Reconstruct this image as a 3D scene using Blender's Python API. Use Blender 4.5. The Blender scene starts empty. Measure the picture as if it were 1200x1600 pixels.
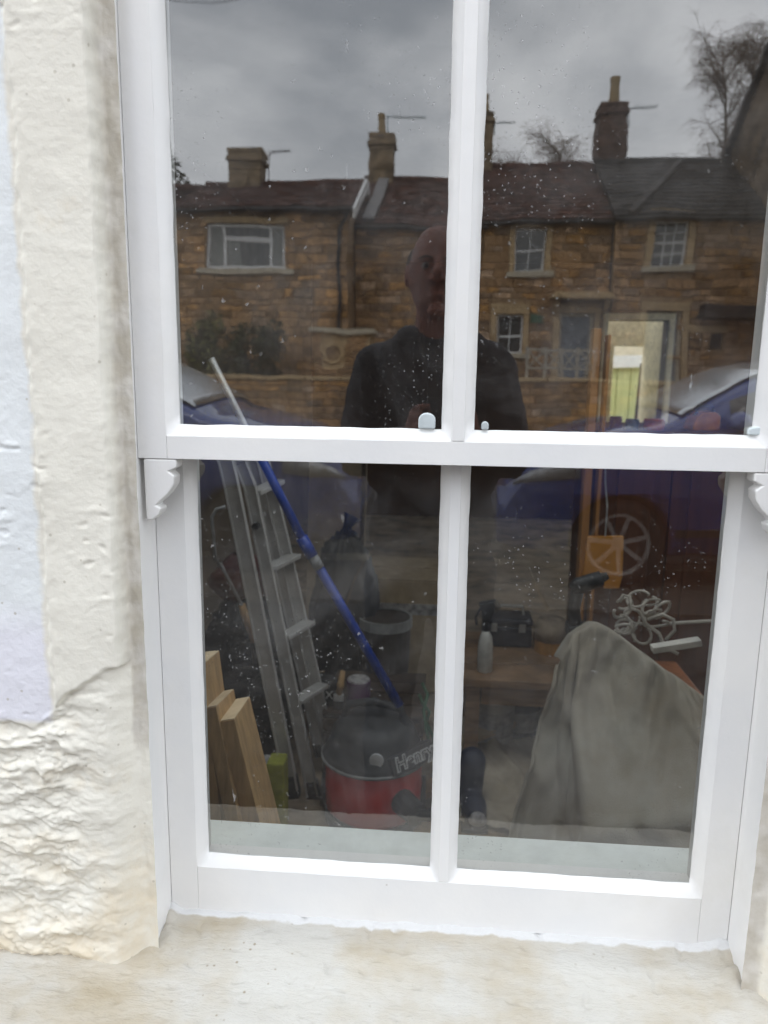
import bpy, bmesh, math, random
import numpy as np
from mathutils import Vector, Matrix
R = math.radians
sc = bpy.context.scene
C = sc.collection
random.seed(5)

# ---------------------------------------------------------------- camera
CAM = Vector((0.0, -0.85, 1.42))
YAW, PITCH, ROLL, FPX = 0.0762, 0.1837, 0.0140, 1174.8
_cy, _sy, _cp, _sp, _cr, _sr = math.cos(YAW), math.sin(YAW), math.cos(PITCH), math.sin(PITCH), math.cos(ROLL), math.sin(ROLL)
_R0 = Vector((_cy, _sy, 0)); _F = Vector((-_sy * _cp, _cy * _cp, -_sp)); _U0 = Vector((-_sy * _sp, _cy * _sp, _cp))
_RT = _R0 * _cr + _U0 * _sr; _UP = _U0 * _cr - _R0 * _sr
cam = bpy.data.cameras.new('camera'); co = bpy.data.objects.new('camera', cam); C.objects.link(co)
co.matrix_world = Matrix(((_RT.x, _UP.x, -_F.x, CAM.x), (_RT.y, _UP.y, -_F.y, CAM.y), (_RT.z, _UP.z, -_F.z, CAM.z), (0, 0, 0, 1)))
cam.sensor_fit = 'VERTICAL'; cam.sensor_height = 36; cam.sensor_width = 27; cam.lens = FPX / 1600 * 36
cam.clip_start = 0.005; cam.clip_end = 2000
cam.dof.use_dof = True; cam.dof.focus_distance = 0.98; cam.dof.aperture_fstop = 6.0
sc.camera = co

def ray(px, py):
    return _RT * ((px - 600) / FPX) - _UP * ((py - 800) / FPX) + _F
def W(px, py, y):                       # the point seen at a picture position, on the plane y
    d = ray(px, py); return CAM + d * ((y - CAM.y) / d.y)
def V(px, py, Y, g=0.0):                # the real point whose mirror image in the glass is seen there
    p = W(px, py, Y); return Vector((p.x, 2 * g - p.y, p.z))

# ---------------------------------------------------------------- sky, sun, exposure
SUN_EL, SUN_AZ = R(58), R(205)
world = bpy.data.worlds.new('World'); sc.world = world; world.use_nodes = True
nt = world.node_tree; nt.nodes.clear()
def N(tree, t, **kw):
    n = tree.nodes.new(t)
    for k, v in kw.items():
        if k.startswith('i_'):
            key = k[2:]; key = int(key) if key.isdigit() else key.replace('_', ' ')
            n.inputs[key].default_value = v
        else: setattr(n, k, v)
    return n
wo = N(nt, 'ShaderNodeOutputWorld'); bg = N(nt, 'ShaderNodeBackground', i_1=0.1)
sky = N(nt, 'ShaderNodeTexSky'); sky.sky_type = 'NISHITA'; sky.sun_disc = False
sky.sun_elevation = SUN_EL; sky.sun_rotation = SUN_AZ
tc = N(nt, 'ShaderNodeTexCoord')
mp = N(nt, 'ShaderNodeMapping'); mp.inputs['Scale'].default_value = (1.0, 1.0, 1.7)
n1 = N(nt, 'ShaderNodeTexNoise', i_Scale=3.0, i_Detail=6.0, i_Roughness=0.48, i_Distortion=0.15)
rmp = N(nt, 'ShaderNodeValToRGB'); e = rmp.color_ramp.elements
e[0].position = 0.39; e[0].color = (8.6, 9.3, 10.2, 1); e[1].position = 0.59; e[1].color = (18.5, 19.0, 19.6, 1)
sep = N(nt, 'ShaderNodeSeparateXYZ')
hz = N(nt, 'ShaderNodeMapRange', i_1=0.10, i_2=0.30, i_3=1.0, i_4=0.0)
mx0 = N(nt, 'ShaderNodeMix', data_type='RGBA'); mx0.inputs[7].default_value = (19.5, 19.8, 20.0, 1)
hm = N(nt, 'ShaderNodeMath', operation='MULTIPLY', i_1=0.8)
mx = N(nt, 'ShaderNodeMix', data_type='RGBA'); mx.inputs[0].default_value = 0.93
L = nt.links.new
L(tc.outputs['Generated'], mp.inputs[0]); L(mp.outputs[0], n1.inputs['Vector']); L(n1.outputs[0], rmp.inputs[0])
L(tc.outputs['Generated'], sep.inputs[0]); L(sep.outputs['Z'], hz.inputs[0]); L(hz.outputs[0], hm.inputs[0]); L(hm.outputs[0], mx0.inputs[0])
L(rmp.outputs[0], mx0.inputs[6]); L(sky.outputs[0], mx.inputs[6]); L(mx0.outputs[2], mx.inputs[7])
L(mx.outputs[2], bg.inputs[0]); L(bg.outputs[0], wo.inputs[0])
sun = bpy.data.lights.new('sun', 'SUN'); so = bpy.data.objects.new('sun', sun); C.objects.link(so)
sun.energy = 0.5; sun.angle = R(30); sun.color = (1.0, 0.97, 0.92)
sd = Vector((-0.35, 0.62, 1.0)).normalized()           # towards the sun: behind this house, so the terrace opposite is lit
so.rotation_euler = sd.to_track_quat('Z', 'Y').to_euler()
sky.sun_elevation = math.asin(sd.z); sky.sun_rotation = math.atan2(sd.x, sd.y)
vs = sc.view_settings; vs.view_transform = 'Standard'; vs.look = 'None'; vs.exposure = 0.80; vs.gamma = 1
sc.cycles.use_denoising = True; sc.cycles.max_bounces = 10; sc.cycles.transparent_max_bounces = 16
sc.cycles.glossy_bounces = 5; sc.cycles.diffuse_bounces = 5; sc.cycles.sample_clamp_indirect = 6
sc.cycles.caustics_reflective = False; sc.cycles.caustics_refractive = False

# ---------------------------------------------------------------- helpers
def tag(o, label=None, cat=None, group=None, kind=None):
    if label: o['label'] = label
    if cat: o['category'] = cat
    if group: o['group'] = group
    if kind: o['kind'] = kind
    return o
ORG = {}
def thing(name, label, cat, loc=(0, 0, 0), group=None, rot=None):
    o = bpy.data.objects.new(name, None); C.objects.link(o); o.location = loc
    o.empty_display_size = 0.1
    if rot: o.rotation_euler = rot
    ORG[o.name] = Vector(loc) if not rot else Vector((0, 0, 0))
    return tag(o, label, cat, group)
class MB:
    def __init__(s): s.v = []; s.f = []
    def add(s, vs, fs):
        b = len(s.v); s.v += [tuple(x) for x in vs]; s.f += [tuple(b + i for i in q) for q in fs]; return s
    def box(s, x0, x1, y0, y1, z0, z1):
        return s.add([(x0, y0, z0), (x1, y0, z0), (x1, y1, z0), (x0, y1, z0), (x0, y0, z1), (x1, y0, z1), (x1, y1, z1), (x0, y1, z1)],
                     [(0, 3, 2, 1), (4, 5, 6, 7), (0, 1, 5, 4), (1, 2, 6, 5), (2, 3, 7, 6), (3, 0, 4, 7)])
    def bar(s, a, b, w, h, up=(0, 0, 1)):           # box along a->b, width w (sideways), height h (up)
        a, b = Vector(a), Vector(b); d = (b - a).normalized(); u = Vector(up)
        r = d.cross(u)
        if r.length < 1e-4: r = d.cross(Vector((1, 0, 0)))
        r.normalize(); u = r.cross(d).normalized(); r = r * w / 2; u = u * h / 2
        return s.add([a - r - u, a + r - u, a + r + u, a - r + u, b - r - u, b + r - u, b + r + u, b - r + u],
                     [(0, 1, 2, 3), (4, 7, 6, 5), (0, 4, 5, 1), (1, 5, 6, 2), (2, 6, 7, 3), (3, 7, 4, 0)])
    def tube(s, pts, r, n=8, cap=True):
        pts = [Vector(p) for p in pts]; m = len(pts); rr = r if isinstance(r, (list, tuple)) else [r] * m
        vs = []; ref = None
        for i, p in enumerate(pts):
            d = (pts[min(i + 1, m - 1)] - pts[max(i - 1, 0)]); d = d.normalized() if d.length > 1e-9 else Vector((0, 0, 1))
            if ref is None: ref = Vector((0, 0, 1)) if abs(d.z) < .9 else Vector((1, 0, 0))
            a = d.cross(ref)
            if a.length < 1e-5: a = d.cross(Vector((0.3, 1, 0.2)))
            a.normalize(); b = a.cross(d).normalized(); ref = b
            # keep the frame turning smoothly
            for k in range(n):
                t = 2 * math.pi * k / n; vs.append(p + (a * math.cos(t) + b * math.sin(t)) * rr[i])
        fs = [(i * n + k, i * n + (k + 1) % n, (i + 1) * n + (k + 1) % n, (i + 1) * n + k) for i in range(m - 1) for k in range(n)]
        if cap: fs += [tuple(range(n - 1, -1, -1)), tuple((m - 1) * n + k for k in range(n))]
        return s.add(vs, fs)
    def lathe(s, prof, c=(0, 0, 0), n=24, axis='z', cap=True):   # prof: (radius, height)
        vs = []
        for r, h in prof:
            for k in range(n):
                t = 2 * math.pi * k / n; a, b = r * math.cos(t), r * math.sin(t)
                q = (a, b, h) if axis == 'z' else ((h, a, b) if axis == 'x' else (a, h, b))
                vs.append((q[0] + c[0], q[1] + c[1], q[2] + c[2]))
        m = len(prof)
        fs = [(i * n + k, i * n + (k + 1) % n, (i + 1) * n + (k + 1) % n, (i + 1) * n + k) for i in range(m - 1) for k in range(n)]
        if cap: fs += [tuple(range(n - 1, -1, -1)), tuple((m - 1) * n + k for k in range(n))]
        return s.add(vs, fs)
    def prism(s, poly, y0, y1):                     # poly of (x, z), extruded along y
        n = len(poly); vs = [(x, y0, z) for x, z in poly] + [(x, y1, z) for x, z in poly]
        return s.add(vs, [tuple(range(n)), tuple(range(2 * n - 1, n - 1, -1))] + [(i, n + i, n + (i + 1) % n, (i + 1) % n) for i in range(n)])
    def grid(s, P, nu, nv, wrap=False):             # P[v*nu+u]
        fs = []
        for j in range(nv - 1):
            for i in range(nu - (0 if wrap else 1)):
                k = (i + 1) % nu; fs.append((j * nu + i, j * nu + k, (j + 1) * nu + k, (j + 1) * nu + i))
        return s.add(P, fs)
    def ell(s, c, rx, ry, rz, nu=16, nv=10):
        P = []
        for j in range(nv + 1):
            t = math.pi * j / nv - math.pi / 2
            for i in range(nu):
                a = 2 * math.pi * i / nu; q = max(math.cos(t), 0.02)
                P.append((c[0] + rx * q * math.cos(a), c[1] + ry * q * math.sin(a), c[2] + rz * math.sin(t)))
        return s.grid(P, nu, nv + 1, True)
    def build(s, name, m, parent=None, bevel=0, smooth=False, sub=0, solid=0, seg=2):
        me = bpy.data.meshes.new(name); o = ORG.get(parent.name, Vector((0, 0, 0))) if parent else Vector((0, 0, 0))
        me.from_pydata([(x - o.x, y - o.y, z - o.z) for x, y, z in s.v], [], s.f); me.update()
        bm = bmesh.new(); bm.from_mesh(me); bmesh.ops.recalc_face_normals(bm, faces=bm.faces); bm.to_mesh(me); bm.free()
        ob = bpy.data.objects.new(name, me); C.objects.link(ob)
        if parent: ob.parent = parent; ORG[ob.name] = o
        if m: me.materials.append(m)
        if smooth: me.shade_smooth()
        if solid: q = ob.modifiers.new('thickness', 'SOLIDIFY'); q.thickness = solid
        if sub: q = ob.modifiers.new('sub', 'SUBSURF'); q.levels = q.render_levels = sub
        if bevel:
            q = ob.modifiers.new('bevel', 'BEVEL'); q.width = bevel; q.segments = seg; q.limit_method = 'ANGLE'; q.angle_limit = R(35)
            me.shade_smooth()
            try: q.harden_normals = True
            except Exception: pass
        return ob

# numpy gradient noise
_rng = np.random.RandomState(3); _perm = _rng.permutation(512); _perm = np.concatenate([_perm, _perm, _perm]); _ga = _rng.rand(512) * 2 * np.pi
def pn(x, y):
    x = np.asarray(x, float); y = np.asarray(y, float)
    xi = np.floor(x).astype(int); yi = np.floor(y).astype(int); xf = x - xi; yf = y - yi; xi &= 511; yi &= 511
    def g(a, b, dx, dy):
        h = _ga[_perm[(_perm[a & 511] + b) & 511] & 511]; return np.cos(h) * dx + np.sin(h) * dy
    u = xf ** 3 * (xf * (xf * 6 - 15) + 10); v = yf ** 3 * (yf * (yf * 6 - 15) + 10)
    a = g(xi, yi, xf, yf); b = g(xi + 1, yi, xf - 1, yf); c = g(xi, yi + 1, xf, yf - 1); d = g(xi + 1, yi + 1, xf - 1, yf - 1)
    return (a + (b - a) * u) * (1 - v) + (c + (d - c) * u) * v
def fbm(x, y, o=4):
    s = 0; a = 1; f = 1
    for i in range(o): s = s + a * pn(x * f + 17.3 * i, y * f + 9.1 * i); a *= .5; f *= 2.03
    return s
def sst(a, b, x):
    t = np.clip((x - a) / (b - a), 0, 1); return t * t * (3 - 2 * t)

# ---------------------------------------------------------------- materials
def mat(name, col, rough=0.6, metal=0.0, var=0.15, scale=20.0, bump=0.0, bscale=60.0, col2=None, stretch=(1, 1, 1), island=0.0, coat=0.0, spec=0.5, detail=4.0, objrnd=0.0):
    m = bpy.data.materials.new(name); m.use_nodes = True; t = m.node_tree; b = t.nodes['Principled BSDF']
    b.inputs['Roughness'].default_value = rough; b.inputs['Metallic'].default_value = metal; b.inputs['Coat Weight'].default_value = coat
    b.inputs['Specular IOR Level'].default_value = spec
    tc = N(t, 'ShaderNodeTexCoord'); mp = N(t, 'ShaderNodeMapping'); mp.inputs['Scale'].default_value = stretch
    t.links.new(tc.outputs['Object'], mp.inputs[0])
    nz = N(t, 'ShaderNodeTexNoise', i_Scale=scale, i_Detail=detail, i_Roughness=0.6); t.links.new(mp.outputs[0], nz.inputs['Vector'])
    c2 = col2 or tuple(max(0, c * (1 - 2 * var)) for c in col); c1 = col if col2 else tuple(min(1, c * (1 + var)) for c in col)
    rp = N(t, 'ShaderNodeValToRGB'); rp.color_ramp.elements[0].position = .32; rp.color_ramp.elements[1].position = .68
    rp.color_ramp.elements[0].color = (*c2, 1); rp.color_ramp.elements[1].color = (*c1, 1)
    t.links.new(nz.outputs[0], rp.inputs[0]); out = rp.outputs[0]
    if island or objrnd:
        ge = N(t, 'ShaderNodeNewGeometry'); oi = N(t, 'ShaderNodeObjectInfo')
        ad = N(t, 'ShaderNodeMath', operation='ADD'); t.links.new(ge.outputs['Random Per Island'], ad.inputs[0]); t.links.new(oi.outputs['Random'], ad.inputs[1])
        fr = N(t, 'ShaderNodeMath', operation='FRACT'); t.links.new(ad.outputs[0], fr.inputs[0])
        k = island or objrnd
        mr = N(t, 'ShaderNodeMapRange', i_3=1 - k, i_4=1 + k * .6); t.links.new(fr.outputs[0], mr.inputs[0])
        hs = N(t, 'ShaderNodeHueSaturation'); t.links.new(out, hs.inputs['Color']); t.links.new(mr.outputs[0], hs.inputs['Value'])
        mr2 = N(t, 'ShaderNodeMapRange', i_3=.75, i_4=1.2); t.links.new(ge.outputs['Random Per Island'], mr2.inputs[0]); t.links.new(mr2.outputs[0], hs.inputs['Saturation'])
        out = hs.outputs[0]
    t.links.new(out, b.inputs['Base Color'])
    if bump:
        n2 = N(t, 'ShaderNodeTexNoise', i_Scale=bscale, i_Detail=5.0, i_Roughness=0.6); t.links.new(mp.outputs[0], n2.inputs['Vector'])
        bp = N(t, 'ShaderNodeBump', i_Strength=bump, i_Distance=0.004); t.links.new(n2.outputs[0], bp.inputs['Height']); t.links.new(bp.outputs[0], b.inputs['Normal'])
    return m
def setlinks(m, fn): fn(m.node_tree, m.node_tree.nodes['Principled BSDF']); return m

M_white = mat('white_gloss_paint', (.83, .82, .805), .36, var=.03, scale=9, bump=.24, bscale=40, stretch=(1, 1, .5), col2=(.765, .765, .77))
M_whiteh = mat('white_gloss_paint_rails', (.83, .82, .805), .36, var=.03, scale=9, bump=.22, bscale=36, stretch=(.7, 1, .7), col2=(.765, .765, .77))
def chips(t, b):                                    # small knocks and grime spots in the paint
    src = b.inputs['Base Color'].links[0].from_socket; tc = N(t, 'ShaderNodeTexCoord'); v = N(t, 'ShaderNodeTexVoronoi', i_Scale=26.0); t.links.new(tc.outputs['Object'], v.inputs['Vector'])
    sp = N(t, 'ShaderNodeSeparateXYZ'); t.links.new(v.outputs['Color'], sp.inputs[0]); k = N(t, 'ShaderNodeMath', operation='LESS_THAN', i_1=.22); t.links.new(sp.outputs[0], k.inputs[0])
    r_ = N(t, 'ShaderNodeMapRange', i_1=.03, i_2=.055, i_3=.75, i_4=0.0); t.links.new(v.outputs['Distance'], r_.inputs[0]); q = N(t, 'ShaderNodeMath', operation='MULTIPLY'); t.links.new(k.outputs[0], q.inputs[0]); t.links.new(r_.outputs[0], q.inputs[1])
    m = N(t, 'ShaderNodeMix', data_type='RGBA'); m.inputs[7].default_value = (.45, .42, .38, 1); t.links.new(q.outputs[0], m.inputs[0]); t.links.new(src, m.inputs[6])
    nz = N(t, 'ShaderNodeTexNoise', i_Scale=5.0, i_Detail=6.0, i_Roughness=.7); t.links.new(tc.outputs['Object'], nz.inputs['Vector']); g_ = N(t, 'ShaderNodeMapRange', i_1=.55, i_2=.75, i_3=0.0, i_4=.35); t.links.new(nz.outputs[0], g_.inputs[0])
    m2 = N(t, 'ShaderNodeMix', data_type='RGBA'); m2.inputs[7].default_value = (.70, .68, .63, 1); t.links.new(g_.outputs[0], m2.inputs[0]); t.links.new(m.outputs[2], m2.inputs[6]); t.links.new(m2.outputs[2], b.inputs['Base Color'])
setlinks(M_white, chips); setlinks(M_whiteh, chips)
M_mastic = mat('mastic', (.52, .50, .44), .8, var=.12, scale=30, bump=.4, bscale=120)

def wall_paint(name, tint_x=None):
    m = mat(name, (.81, .782, .70), .75, scale=7, col2=(.75, .72, .64), bump=.28, bscale=110)
    t = m.node_tree; b = t.nodes['Principled BSDF']; src = b.inputs['Base Color'].links[0].from_socket
    tc = N(t, 'ShaderNodeTexCoord')
    # yellowed, damp-stained patches low down, with small dark pits
    sp = N(t, 'ShaderNodeSeparateXYZ'); t.links.new(tc.outputs['Object'], sp.inputs[0])
    nz = N(t, 'ShaderNodeTexNoise', i_Scale=11.0, i_Detail=5.0, i_Roughness=.65); t.links.new(tc.outputs['Object'], nz.inputs['Vector'])
    zr = N(t, 'ShaderNodeMapRange', i_1=1.12, i_2=.66, i_3=-.10, i_4=.22); t.links.new(sp.outputs['Z'], zr.inputs[0])
    ad = N(t, 'ShaderNodeMath', operation='ADD'); t.links.new(nz.outputs[0], ad.inputs[0]); t.links.new(zr.outputs[0], ad.inputs[1])
    st = N(t, 'ShaderNodeMapRange', i_1=.55, i_2=.80, i_3=0.0, i_4=.75); t.links.new(ad.outputs[0], st.inputs[0])
    m1 = N(t, 'ShaderNodeMix', data_type='RGBA'); m1.inputs[7].default_value = (.70, .60, .44, 1)
    t.links.new(st.outputs[0], m1.inputs[0]); t.links.new(src, m1.inputs[6]); out = m1.outputs[2]
    if tint_x is not None:                           # cleaner bluish white paint left of the window surround
        nx = N(t, 'ShaderNodeTexNoise', i_Scale=28.0, i_Detail=4.0); t.links.new(tc.outputs['Object'], nx.inputs['Vector'])
        xx = N(t, 'ShaderNodeMath', operation='MULTIPLY_ADD', i_1=.022); t.links.new(nx.outputs[0], xx.inputs[0]); t.links.new(sp.outputs['X'], xx.inputs[2])
        mr = N(t, 'ShaderNodeMapRange', i_1=tint_x + .006, i_2=tint_x + .012, i_3=1.0, i_4=0.0); t.links.new(xx.outputs[0], mr.inputs[0])
        mz = N(t, 'ShaderNodeMapRange', i_1=1.003, i_2=1.010, i_3=0.0, i_4=1.0); t.links.new(sp.outputs['Z'], mz.inputs[0])
        mu = N(t, 'ShaderNodeMath', operation='MULTIPLY'); t.links.new(mr.outputs[0], mu.inputs[0]); t.links.new(mz.outputs[0], mu.inputs[1])
        mz2 = N(t, 'ShaderNodeMapRange', i_1=1.11, i_2=1.16, i_3=0.0, i_4=1.0); t.links.new(sp.outputs['Z'], mz2.inputs[0])
        cc = N(t, 'ShaderNodeMix', data_type='RGBA'); cc.inputs[6].default_value = (.755, .75, .81, 1); cc.inputs[7].default_value = (.765, .79, .80, 1); t.links.new(mz2.outputs[0], cc.inputs[0])
        m2 = N(t, 'ShaderNodeMix', data_type='RGBA'); t.links.new(mu.outputs[0], m2.inputs[0]); t.links.new(out, m2.inputs[6]); t.links.new(cc.outputs[2], m2.inputs[7]); out = m2.outputs[2]
    vo = N(t, 'ShaderNodeTexVoronoi', i_Scale=42.0); t.links.new(tc.outputs['Object'], vo.inputs['Vector'])
    pit = N(t, 'ShaderNodeMapRange', i_1=.05, i_2=.09, i_3=.55, i_4=0.0); t.links.new(vo.outputs['Distance'], pit.inputs[0])
    m3 = N(t, 'ShaderNodeMix', data_type='RGBA'); m3.inputs[7].default_value = (.42, .38, .30, 1)
    t.links.new(pit.outputs[0], m3.inputs[0]); t.links.new(out, m3.inputs[6])
    am_ = N(t, 'ShaderNodeAttribute', attribute_name='mastic'); nm_ = N(t, 'ShaderNodeTexNoise', i_Scale=38.0, i_Detail=4.0); t.links.new(tc.outputs['Object'], nm_.inputs['Vector'])
    rm_ = N(t, 'ShaderNodeValToRGB'); rm_.color_ramp.elements[0].position = .38; rm_.color_ramp.elements[1].position = .66; rm_.color_ramp.elements[0].color = (.50, .46, .39, 1); rm_.color_ramp.elements[1].color = (.64, .61, .56, 1); t.links.new(nm_.outputs[0], rm_.inputs[0])
    m4 = N(t, 'ShaderNodeMix', data_type='RGBA'); t.links.new(am_.outputs['Fac'], m4.inputs[0]); t.links.new(m3.outputs[2], m4.inputs[6]); t.links.new(rm_.outputs[0], m4.inputs[7]); t.links.new(m4.outputs[2], b.inputs['Base Color'])
    return m
M_wall = wall_paint('lime_render', -.4505)
M_wall2 = wall_paint('lime_render_plain')
M_sill = mat('painted_stone_sill', (.54, .50, .43), .75, scale=11, col2=(.41, .35, .255), bump=.6, bscale=130, stretch=(.6, 1.6, 1))

def glass_mat(name, refl, seed):
    m = bpy.data.materials.new(name); m.use_nodes = True; t = m.node_tree; t.nodes.clear()
    out = N(t, 'ShaderNodeOutputMaterial'); tr = N(t, 'ShaderNodeBsdfTransparent', i_0=(.90, .93, .92, 1)); gl = N(t, 'ShaderNodeBsdfGlossy', i_Roughness=0.0)
    gl.inputs['Color'].default_value = (1, 1, 1, 1)
    tc = N(t, 'ShaderNodeTexCoord'); mp = N(t, 'ShaderNodeMapping'); mp.inputs['Location'].default_value = (seed, seed * .7, seed * 1.3); t.links.new(tc.outputs['Object'], mp.inputs[0])
    # old drawn glass: gentle ripples
    wn = N(t, 'ShaderNodeTexNoise', i_Scale=7.0, i_Detail=2.0); t.links.new(mp.outputs[0], wn.inputs['Vector'])
    bp = N(t, 'ShaderNodeBump', i_Strength=1.0, i_Distance=0.00028); t.links.new(wn.outputs[0], bp.inputs['Height']); t.links.new(bp.outputs[0], gl.inputs['Normal'])
    fr = N(t, 'ShaderNodeFresnel', i_IOR=1.5)
    fm = N(t, 'ShaderNodeMath', operation='MULTIPLY_ADD', i_1=1.0, i_2=refl - .04); fm.use_clamp = True; t.links.new(fr.outputs[0], fm.inputs[0])
    mx = N(t, 'ShaderNodeMixShader'); t.links.new(fm.outputs[0], mx.inputs[0]); t.links.new(tr.outputs[0], mx.inputs[1]); t.links.new(gl.outputs[0], mx.inputs[2])
    # dried paint spots, dust and smears on the surface
    df = N(t, 'ShaderNodeBsdfDiffuse', i_0=(.46, .46, .46, 1))
    def spots(scale, r0, r1, keep, patch_scale, p0, p1, str_, stretch=(1, 1, 1)):
        mq = N(t, 'ShaderNodeMapping'); mq.inputs['Scale'].default_value = stretch; t.links.new(mp.outputs[0], mq.inputs[0])
        ds = N(t, 'ShaderNodeTexNoise', i_Scale=scale * 2.5, i_Detail=2.0); t.links.new(mq.outputs[0], ds.inputs['Vector'])
        va = N(t, 'ShaderNodeVectorMath', operation='SCALE'); va.inputs[3].default_value = .9 / scale; t.links.new(ds.outputs['Color'], va.inputs[0])
        vb = N(t, 'ShaderNodeVectorMath', operation='ADD'); t.links.new(mq.outputs[0], vb.inputs[0]); t.links.new(va.outputs[0], vb.inputs[1])
        v = N(t, 'ShaderNodeTexVoronoi', i_Scale=scale); t.links.new(vb.outputs[0], v.inputs['Vector'])
        sp = N(t, 'ShaderNodeSeparateXYZ'); t.links.new(v.outputs['Color'], sp.inputs[0])
        kp = N(t, 'ShaderNodeMath', operation='LESS_THAN', i_1=keep); t.links.new(sp.outputs[0], kp.inputs[0])
        rr = N(t, 'ShaderNodeMapRange', i_1=r0, i_2=r1, i_3=1.0, i_4=0.0); t.links.new(v.outputs['Distance'], rr.inputs[0])
        pn_ = N(t, 'ShaderNodeTexNoise', i_Scale=patch_scale, i_Detail=3.0); t.links.new(mp.outputs[0], pn_.inputs['Vector'])
        pr = N(t, 'ShaderNodeMapRange', i_1=p0, i_2=p1, i_3=0.05, i_4=str_); t.links.new(pn_.outputs[0], pr.inputs[0])
        a = N(t, 'ShaderNodeMath', operation='MULTIPLY'); t.links.new(kp.outputs[0], a.inputs[0]); t.links.new(rr.outputs[0], a.inputs[1])
        b = N(t, 'ShaderNodeMath', operation='MULTIPLY'); t.links.new(a.outputs[0], b.inputs[0]); t.links.new(pr.outputs[0], b.inputs[1]); return b.outputs[0]
    s1 = spots(75, .08, .17, .30, 5, .48, .64, .55)
    s2 = spots(190, .10, .25, .55, 6, .47, .66, .55)
    s3 = spots(55, .05, .12, .22, 7, .50, .60, .7, (1.0, 1.0, .22))
    sm = N(t, 'ShaderNodeTexNoise', i_Scale=4.0, i_Detail=7.0, i_Roughness=.7, i_Distortion=.6); t.links.new(mp.outputs[0], sm.inputs['Vector'])
    smr = N(t, 'ShaderNodeMapRange', i_1=.44, i_2=.72, i_3=.012, i_4=.13); t.links.new(sm.outputs[0], smr.inputs[0])
    acc = smr.outputs[0]
    for s in (s1, s2, s3):
        q = N(t, 'ShaderNodeMath', operation='MAXIMUM'); t.links.new(acc, q.inputs[0]); t.links.new(s, q.inputs[1]); acc = q.outputs[0]
    m2 = N(t, 'ShaderNodeMixShader'); t.links.new(acc, m2.inputs[0]); t.links.new(mx.outputs[0], m2.inputs[1]); t.links.new(df.outputs[0], m2.inputs[2])
    t.links.new(m2.outputs[0], out.inputs[0]); return m
REFL = 0.15

M_stone = mat('cotswold_stone', (.50, .30, .145), .85, var=.3, scale=5, island=.45, bump=.3, bscale=30)
M_mortar = mat('mortar', (.36, .24, .13), .9, var=.2, scale=8)
M_ashlar = mat('dressed_stone', (.52, .37, .20), .8, var=.12, scale=6)
M_pale = mat('pale_stone', (.55, .48, .36), .8, var=.1, scale=8)
M_tile = mat('red_brown_tile', (.115, .058, .045), .85, var=.35, scale=4, island=.3, stretch=(1, 1, 1))
M_slate = mat('dark_slate', (.050, .042, .038), .8, var=.3, scale=4, island=.3)
M_chim = mat('weathered_chimney_stone', (.27, .20, .125), .9, var=.3, scale=4)
M_lead = mat('lead', (.26, .25, .25), .6, var=.15)
M_darkiron = mat('dark_iron', (.03, .028, .027), .6)
M_alu = mat('aluminium', (.66, .66, .66), .42, metal=.35, var=.08, scale=12, bump=.08)
M_pane = mat('dark_pane', (.03, .035, .035), .06, var=.05, spec=.9)
M_curtain = mat('net_curtain', (.30, .31, .30), .8, var=.1)
M_upvc = mat('white_upvc', (.88, .88, .87), .4, var=.03)
M_pot = mat('clay_pot', (.36, .26, .13), .8, var=.2)
M_bark = mat('bark', (.20, .16, .135), .9, var=.3)
M_leaf = mat('leaf', (.15, .145, .03), .6, var=.4, scale=3, island=.4)
M_leafd = mat('dark_leaf', (.06, .065, .022), .6, var=.4, scale=3, island=.4)

# ---------------------------------------------------------------- the setting: ground
g = MB().box(-250, 250, -400, -9.4, -.62, -.105).box(-250, 250, -400, 400, -.78, -.63); tag(g.build('ground', mat('earth', (.09, .085, .05), .95, var=.3, scale=.6)), kind='structure')
M_tarmac = mat('tarmac', (.060, .058, .056), .9, var=.25, scale=30, bump=.4, bscale=150)
tag(MB().box(-60, 60, -9.4, -4.80, -.4, -.10).build('road', M_tarmac), kind='structure')
M_slab = mat('paving_stone', (.13, .112, .092), .85, var=.18, scale=9, objrnd=.2, bump=.3)
pv = MB().box(-60, 60, -3.55, -.02, -.4, -.012); tag(pv.build('forecourt', mat('setts', (.050, .043, .036), .9, var=.35, scale=14, bump=.6, bscale=30)), kind='structure')
pb = MB().box(-60, 60, -4.65, -3.55, -.4, -.02).build('pavement', M_mortar); tag(pb, kind='structure')
sl = None; x = -8.0; r1 = random.Random(8)
while x < 8:
    w = .62
    for y0, y1 in ((-4.63, -4.10), (-4.08, -3.57)):
        if sl is None:
            sl = MB().box(-.30, .30, -.255, .255, -.03, 0).build('paving_slab', M_slab, pb, bevel=.006); o = sl
        else:
            o = sl.copy(); C.objects.link(o)
        o.parent = pb; o.location = (x + .3, (y0 + y1) / 2, .004 + r1.uniform(-.004, .004)); o.rotation_euler = (r1.uniform(-.006, .006), r1.uniform(-.006, .006), 0)
    x += w
ks = None; x = -9.0
kerb = MB().box(-60, 60, -4.80, -4.65, -.4, -.03).build('kerb', M_mortar); tag(kerb, kind='structure')
while x < 9:
    if ks is None: ks = MB().box(-.445, .445, -.072, .072, -.15, 0).build('kerb_stone', M_pale, kerb, bevel=.012); o = ks
    else: o = ks.copy(); C.objects.link(o)
    o.parent = kerb; o.location = (x, -4.725, .006 + r1.uniform(-.004, .004)); x += .9
tag(MB().box(-60, 60, -16.0, -9.42, -.4, -.03).build('far_pavement', mat('far_paving', (.14, .125, .10), .9, var=.2, scale=3)), kind='structure')
tag(MB().box(-40, 40, -30, -16.4, -.3, .80).build('garden_terrace', mat('garden_soil', (.10, .085, .05), .95, var=.3, scale=2)), kind='structure')

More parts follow.
